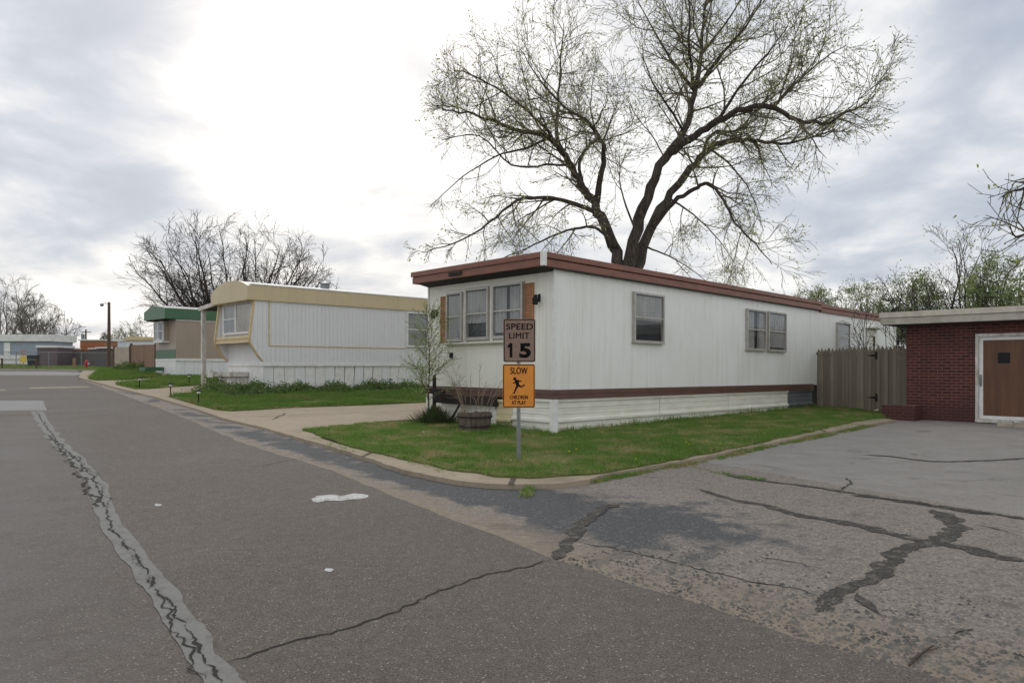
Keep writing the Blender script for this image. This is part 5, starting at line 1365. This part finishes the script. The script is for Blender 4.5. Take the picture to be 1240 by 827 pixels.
far_box('shed', 84, 94, 88, 421.7, 2, M['paleblue'], M['roofwhite'], 'tiny pale shed roof between the forked tree and the rust shed', 'shed', .14, .1)
# chain link fence
def chain(px0, px1, D, h, label, rails=True, mesh=True, step=3.0, pr=.04):
    a = W(px0, D); e = empty('chain_link_fence', a, 0, label, 'fence'); L = W(px1, D).x - a.x; n = max(1, int(L / step))
    for i in range(n + 1):
        x = L * i / n; z = gz(a.x + x, D) - a.z; m = MB(); m.tube([(x, 0, z - .1), (x, 0, z + h)], pr, 6); m.build('post', M['metal'], e)
    m = MB()
    for i in range(n):
        xa, xb = L * i / n, L * (i + 1) / n; za, zb_ = gz(a.x + xa, D) - a.z, gz(a.x + xb, D) - a.z; m.tube([(xa, 0, za + h), (xb, 0, zb_ + h)], .025, 5)
    m.build('top_rail', M['metal'], e)
    if mesh:
        m = MB(); k = 0; st = .16; x = -h
        while x < L:
            for s_ in (1, -1):
                p0, p1 = x, x + h
                c0, c1 = max(0, p0), min(L, p1)
                if c1 > c0:
                    za = (c0 - p0) if s_ == 1 else h - (c0 - p0); zb_ = (c1 - p0) if s_ == 1 else h - (c1 - p0)
                    ga, gb_ = gz(a.x + c0, D) - a.z, gz(a.x + c1, D) - a.z
                    m.tube([(c0, 0, ga + za), (c1, 0, gb_ + zb_)], .006, 3, cap=False)
            x += st
        m.build('wire_mesh', M['metal'], e)
    return e
chain(-20, 138, 65, 1.35, 'silvery chain link fence across the far verge')
# low pipe barrier
pa_ = W(-30, 56); e = empty('pipe_barrier', pa_, 0, 'low dark pipe rail on short posts at the far left verge', 'barrier')
Lb = W(44, 56).x - pa_.x
for i in range(3):
    x = Lb * i / 2 + (0 if i != 1 else -.3); z = gz(pa_.x + x, 56) - pa_.z; m = MB(); m.tube([(x, 0, z - .1), (x, 0, z + .8)], .07, 8); m.build('post', M['pole'], e)
m = MB(); m.tube([(0, 0, .72), (Lb, 0, .72 + gz(pa_.x + Lb, 56) - pa_.z)], .035, 6); m.build('rail', M['metal'], e)
# far signs on one post
fs_ = W(28, 55); e = empty('traffic_sign', fs_, 0, 'small distant sign post with a grey plate above a yellow plate', 'road sign')
m = MB(); m.box(-.03, .03, .01, .05, -.2, Z(424, 55) - fs_.z); m.build('post', M['metal'], e)
M['yellow'] = plain('sign_yellow', (.62, .48, .10)); M['greyplate'] = plain('sign_grey', (.30, .25, .24))
z1_ = Z(424, 55) - fs_.z
m = MB(); m.box(-.23, .23, 0, .009, z1_ - .42, z1_); m.build('grey_plate', M['greyplate'], e)
m = MB(); m.box(-.27, .27, 0, .009, z1_ - .98, z1_ - .46); m.build('yellow_plate', M['yellow'], e)
# bins
def bin_():
    e = empty('trash_bin', (0, 0, 0)); m = MB()
    m.add([(x * (.28 if z else .22), y * (.30 if z else .24), z * .95) for z in (0, 1) for y in (-1, 1) for x in (-1, 1)], [(0, 2, 3, 1), (4, 5, 7, 6), (0, 1, 5, 4), (2, 6, 7, 3), (0, 4, 6, 2), (1, 3, 7, 5)])
    m.build('body', M['black'], e, bevel=.02)
    m = MB(); m.prism([(-.32, .955), (-.30, 1.02), (.2, 1.08), (.33, 1.02), (.33, .955)], 'x', -.30, .30); m.build('lid', M['black'], e, bevel=.01)
    for s_ in (-1, 1):
        m = MB(Matrix.Translation((s_ * .27, .26, .12)) @ Matrix.Rotation(pi / 2, 4, 'Y')); m.lathe([(.11, -.03), (.12, -.02), (.12, .02), (.11, .03)], 12); m.build('wheel', M['inside'], e)
    return e
b0 = bin_(); b1 = b0.copy(); col.objects.link(b1)
for ch in list(b0.children): c = ch.copy(); col.objects.link(c); c.parent = b1
b0.location = W(38.2, 67); b1.location = W(42.4, 67)
tag(b0, 'black wheeled bin, the left of the pair beside the dark purple shed', 'trash bin', 'bins beside the purple shed'); tag(b1, 'black wheeled bin touching the wall of the dark purple shed', 'trash bin', 'bins beside the purple shed')
q = W(90, 62); m = MB(Matrix.Translation(q)); m.box(-.14, .14, -.03, .03, -.1, .85); m.box(-.05, .05, .03, .08, -.1, .7)
tag(m.build('wooden_marker', M['brownfence'], bevel=.01), 'short upright brown board on the verge left of the red hydrant', 'marker')

# ------------------------------------------------------------------ sky, sun, camera
w = bpy.data.worlds.new('World'); sc.world = w; w.use_nodes = True; nt = w.node_tree; nt.nodes.clear()
def wn(t, **k):
    x = nt.nodes.new(t)
    for a, b in k.items(): setattr(x, a, b)
    return x
def wl(a, b): nt.links.new(a, b)
SUN_AZ, SUN_EL = radians(-16), radians(33)          # azimuth from +Y towards +X
sky = wn('ShaderNodeTexSky', sky_type='NISHITA'); sky.sun_disc = False; sky.sun_elevation = SUN_EL; sky.sun_rotation = SUN_AZ; sky.air_density = 1.2; sky.dust_density = 3
bg1 = wn('ShaderNodeBackground'); bg1.inputs[1].default_value = .10; wl(sky.outputs[0], bg1.inputs[0])
tc = wn('ShaderNodeTexCoord'); sep = wn('ShaderNodeSeparateXYZ'); wl(tc.outputs['Generated'], sep.inputs[0])
def wm(op, a, b=None, c=None):
    x = wn('ShaderNodeMath', operation=op)
    for i, v in enumerate((a, b, c)):
        if v is None: continue
        if isinstance(v, bpy.types.NodeSocket): wl(v, x.inputs[i])
        else: x.inputs[i].default_value = v
    return x.outputs[0]
zz = wm('ADD', wm('MAXIMUM', sep.outputs[2], 0.0), .22)
cb_ = wn('ShaderNodeCombineXYZ'); wl(wm('DIVIDE', sep.outputs[0], zz), cb_.inputs[0]); wl(wm('DIVIDE', sep.outputs[1], zz), cb_.inputs[1])
def wnoise(scale, det, ro, off, dist=0):
    mp = wn('ShaderNodeMapping'); mp.inputs['Location'].default_value = off; wl(cb_.outputs[0], mp.inputs[0])
    x = wn('ShaderNodeTexNoise'); x.inputs['Scale'].default_value = scale; x.inputs['Detail'].default_value = det; x.inputs['Roughness'].default_value = ro; x.inputs['Distortion'].default_value = dist
    wl(mp.outputs[0], x.inputs['Vector']); return x.outputs['Fac']
def wramp(fac, stops, interp='EASE'):
    x = wn('ShaderNodeValToRGB'); x.color_ramp.interpolation = interp; e = x.color_ramp.elements
    while len(e) < len(stops): e.new(.5)
    for q_, (p_, c_) in zip(e, stops): q_.position = p_; q_.color = (c_, c_, c_, 1) if not hasattr(c_, '__len__') else (*c_, 1)
    wl(fac, x.inputs[0]); return x.outputs[0]
def wdir(px, py):
    return Vector(((px - CX) / FOC, 1, -(py - CY) / FOC)).normalized()
def glow(px, py, inner, outer):
    d = wdir(px, py); dp = wn('ShaderNodeVectorMath', operation='DOT_PRODUCT'); wl(tc.outputs['Generated'], dp.inputs[0]); dp.inputs[1].default_value = d
    mr = wn('ShaderNodeMapRange', interpolation_type='SMOOTHERSTEP'); mr.inputs[1].default_value = cos(radians(outer)); mr.inputs[2].default_value = cos(radians(inner)); wl(dp.outputs['Value'], mr.inputs[0]); return mr.outputs[0]
n1 = wnoise(1.25, 7, .52, (2.3, 1.7, 0), .5); n2 = wnoise(3.4, 6, .55, (7.1, 3.3, 0), .4)
cl = wm('ADD', wm('MULTIPLY', n1, .75), wm('MULTIPLY', n2, .42))
cl = wm('ADD', wm('MULTIPLY', wm('SUBTRACT', cl, .585), 1.9), .56)
br = wm('ADD', cl, wm('MULTIPLY', glow(420, 20, 4, 21), .25))
br = wm('ADD', br, wm('MULTIPLY', glow(330, 150, 1, 13), .10))
br = wm('ADD', br, wm('MULTIPLY', glow(745, 130, 1, 12), .16))
br = wm('SUBTRACT', br, wm('MULTIPLY', glow(170, 150, 1, 13), .20))
br = wm('SUBTRACT', br, wm('MULTIPLY', glow(40, 200, 1, 10), .08))
br = wm('SUBTRACT', br, wm('MULTIPLY', glow(440, 270, 1, 8), .12))
br = wm('SUBTRACT', br, wm('MULTIPLY', glow(1180, 120, 2, 24), .06))
br = wm('ADD', br, wm('MULTIPLY', glow(60, 285, 1, 8), .14))
back = wm('MULTIPLY', wramp(wm('MULTIPLY', sep.outputs[1], -1.0), [(0, 0), (.6, 1)]), .35)
c1 = wramp(wm('ADD', br, 0), [(.22, (.46, .51, .60)), (.42, (.59, .635, .71)), (.59, (.81, .815, .835)), (.72, (1.0, .995, .98)), (.9, (1.15, 1.15, 1.15))], 'B_SPLINE')
bg2 = wn('ShaderNodeBackground'); wl(c1, bg2.inputs[0]); wl(wm('ADD', 1.0, back), bg2.inputs[1])
mx = wn('ShaderNodeMixShader'); mx.inputs[0].default_value = .92; wl(bg1.outputs[0], mx.inputs[1]); wl(bg2.outputs[0], mx.inputs[2])
ow = wn('ShaderNodeOutputWorld'); wl(mx.outputs[0], ow.inputs[0])

sd = Vector((sin(SUN_AZ) * cos(SUN_EL), cos(SUN_AZ) * cos(SUN_EL), sin(SUN_EL)))
sl = bpy.data.lights.new('sun', 'SUN'); sl.energy = .9; sl.angle = radians(20); sl.color = (1, .96, .9)
so = bpy.data.objects.new('sun', sl); col.objects.link(so); so.rotation_euler = sd.to_track_quat('Z', 'Y').to_euler(); so.location = (0, 0, 30)

cam = bpy.data.cameras.new('camera'); co = bpy.data.objects.new('camera', cam); col.objects.link(co); sc.camera = co
co.location = (0, 0, EYE); co.rotation_euler = (pi / 2, 0, 0)
cam.sensor_width = 36; cam.lens = FOC / 1240 * 36; cam.shift_y = (CY - 413.5) / 1240; cam.clip_end = 3000; cam.clip_start = .05
sc.view_settings.view_transform = 'Standard'; sc.view_settings.look = 'None'; sc.view_settings.exposure = 0.06; sc.view_settings.gamma = 1
sc.view_settings.use_curve_mapping = False
sc.cycles.use_denoising = True
sc.cycles.max_bounces = 6; sc.cycles.transparent_max_bounces = 12
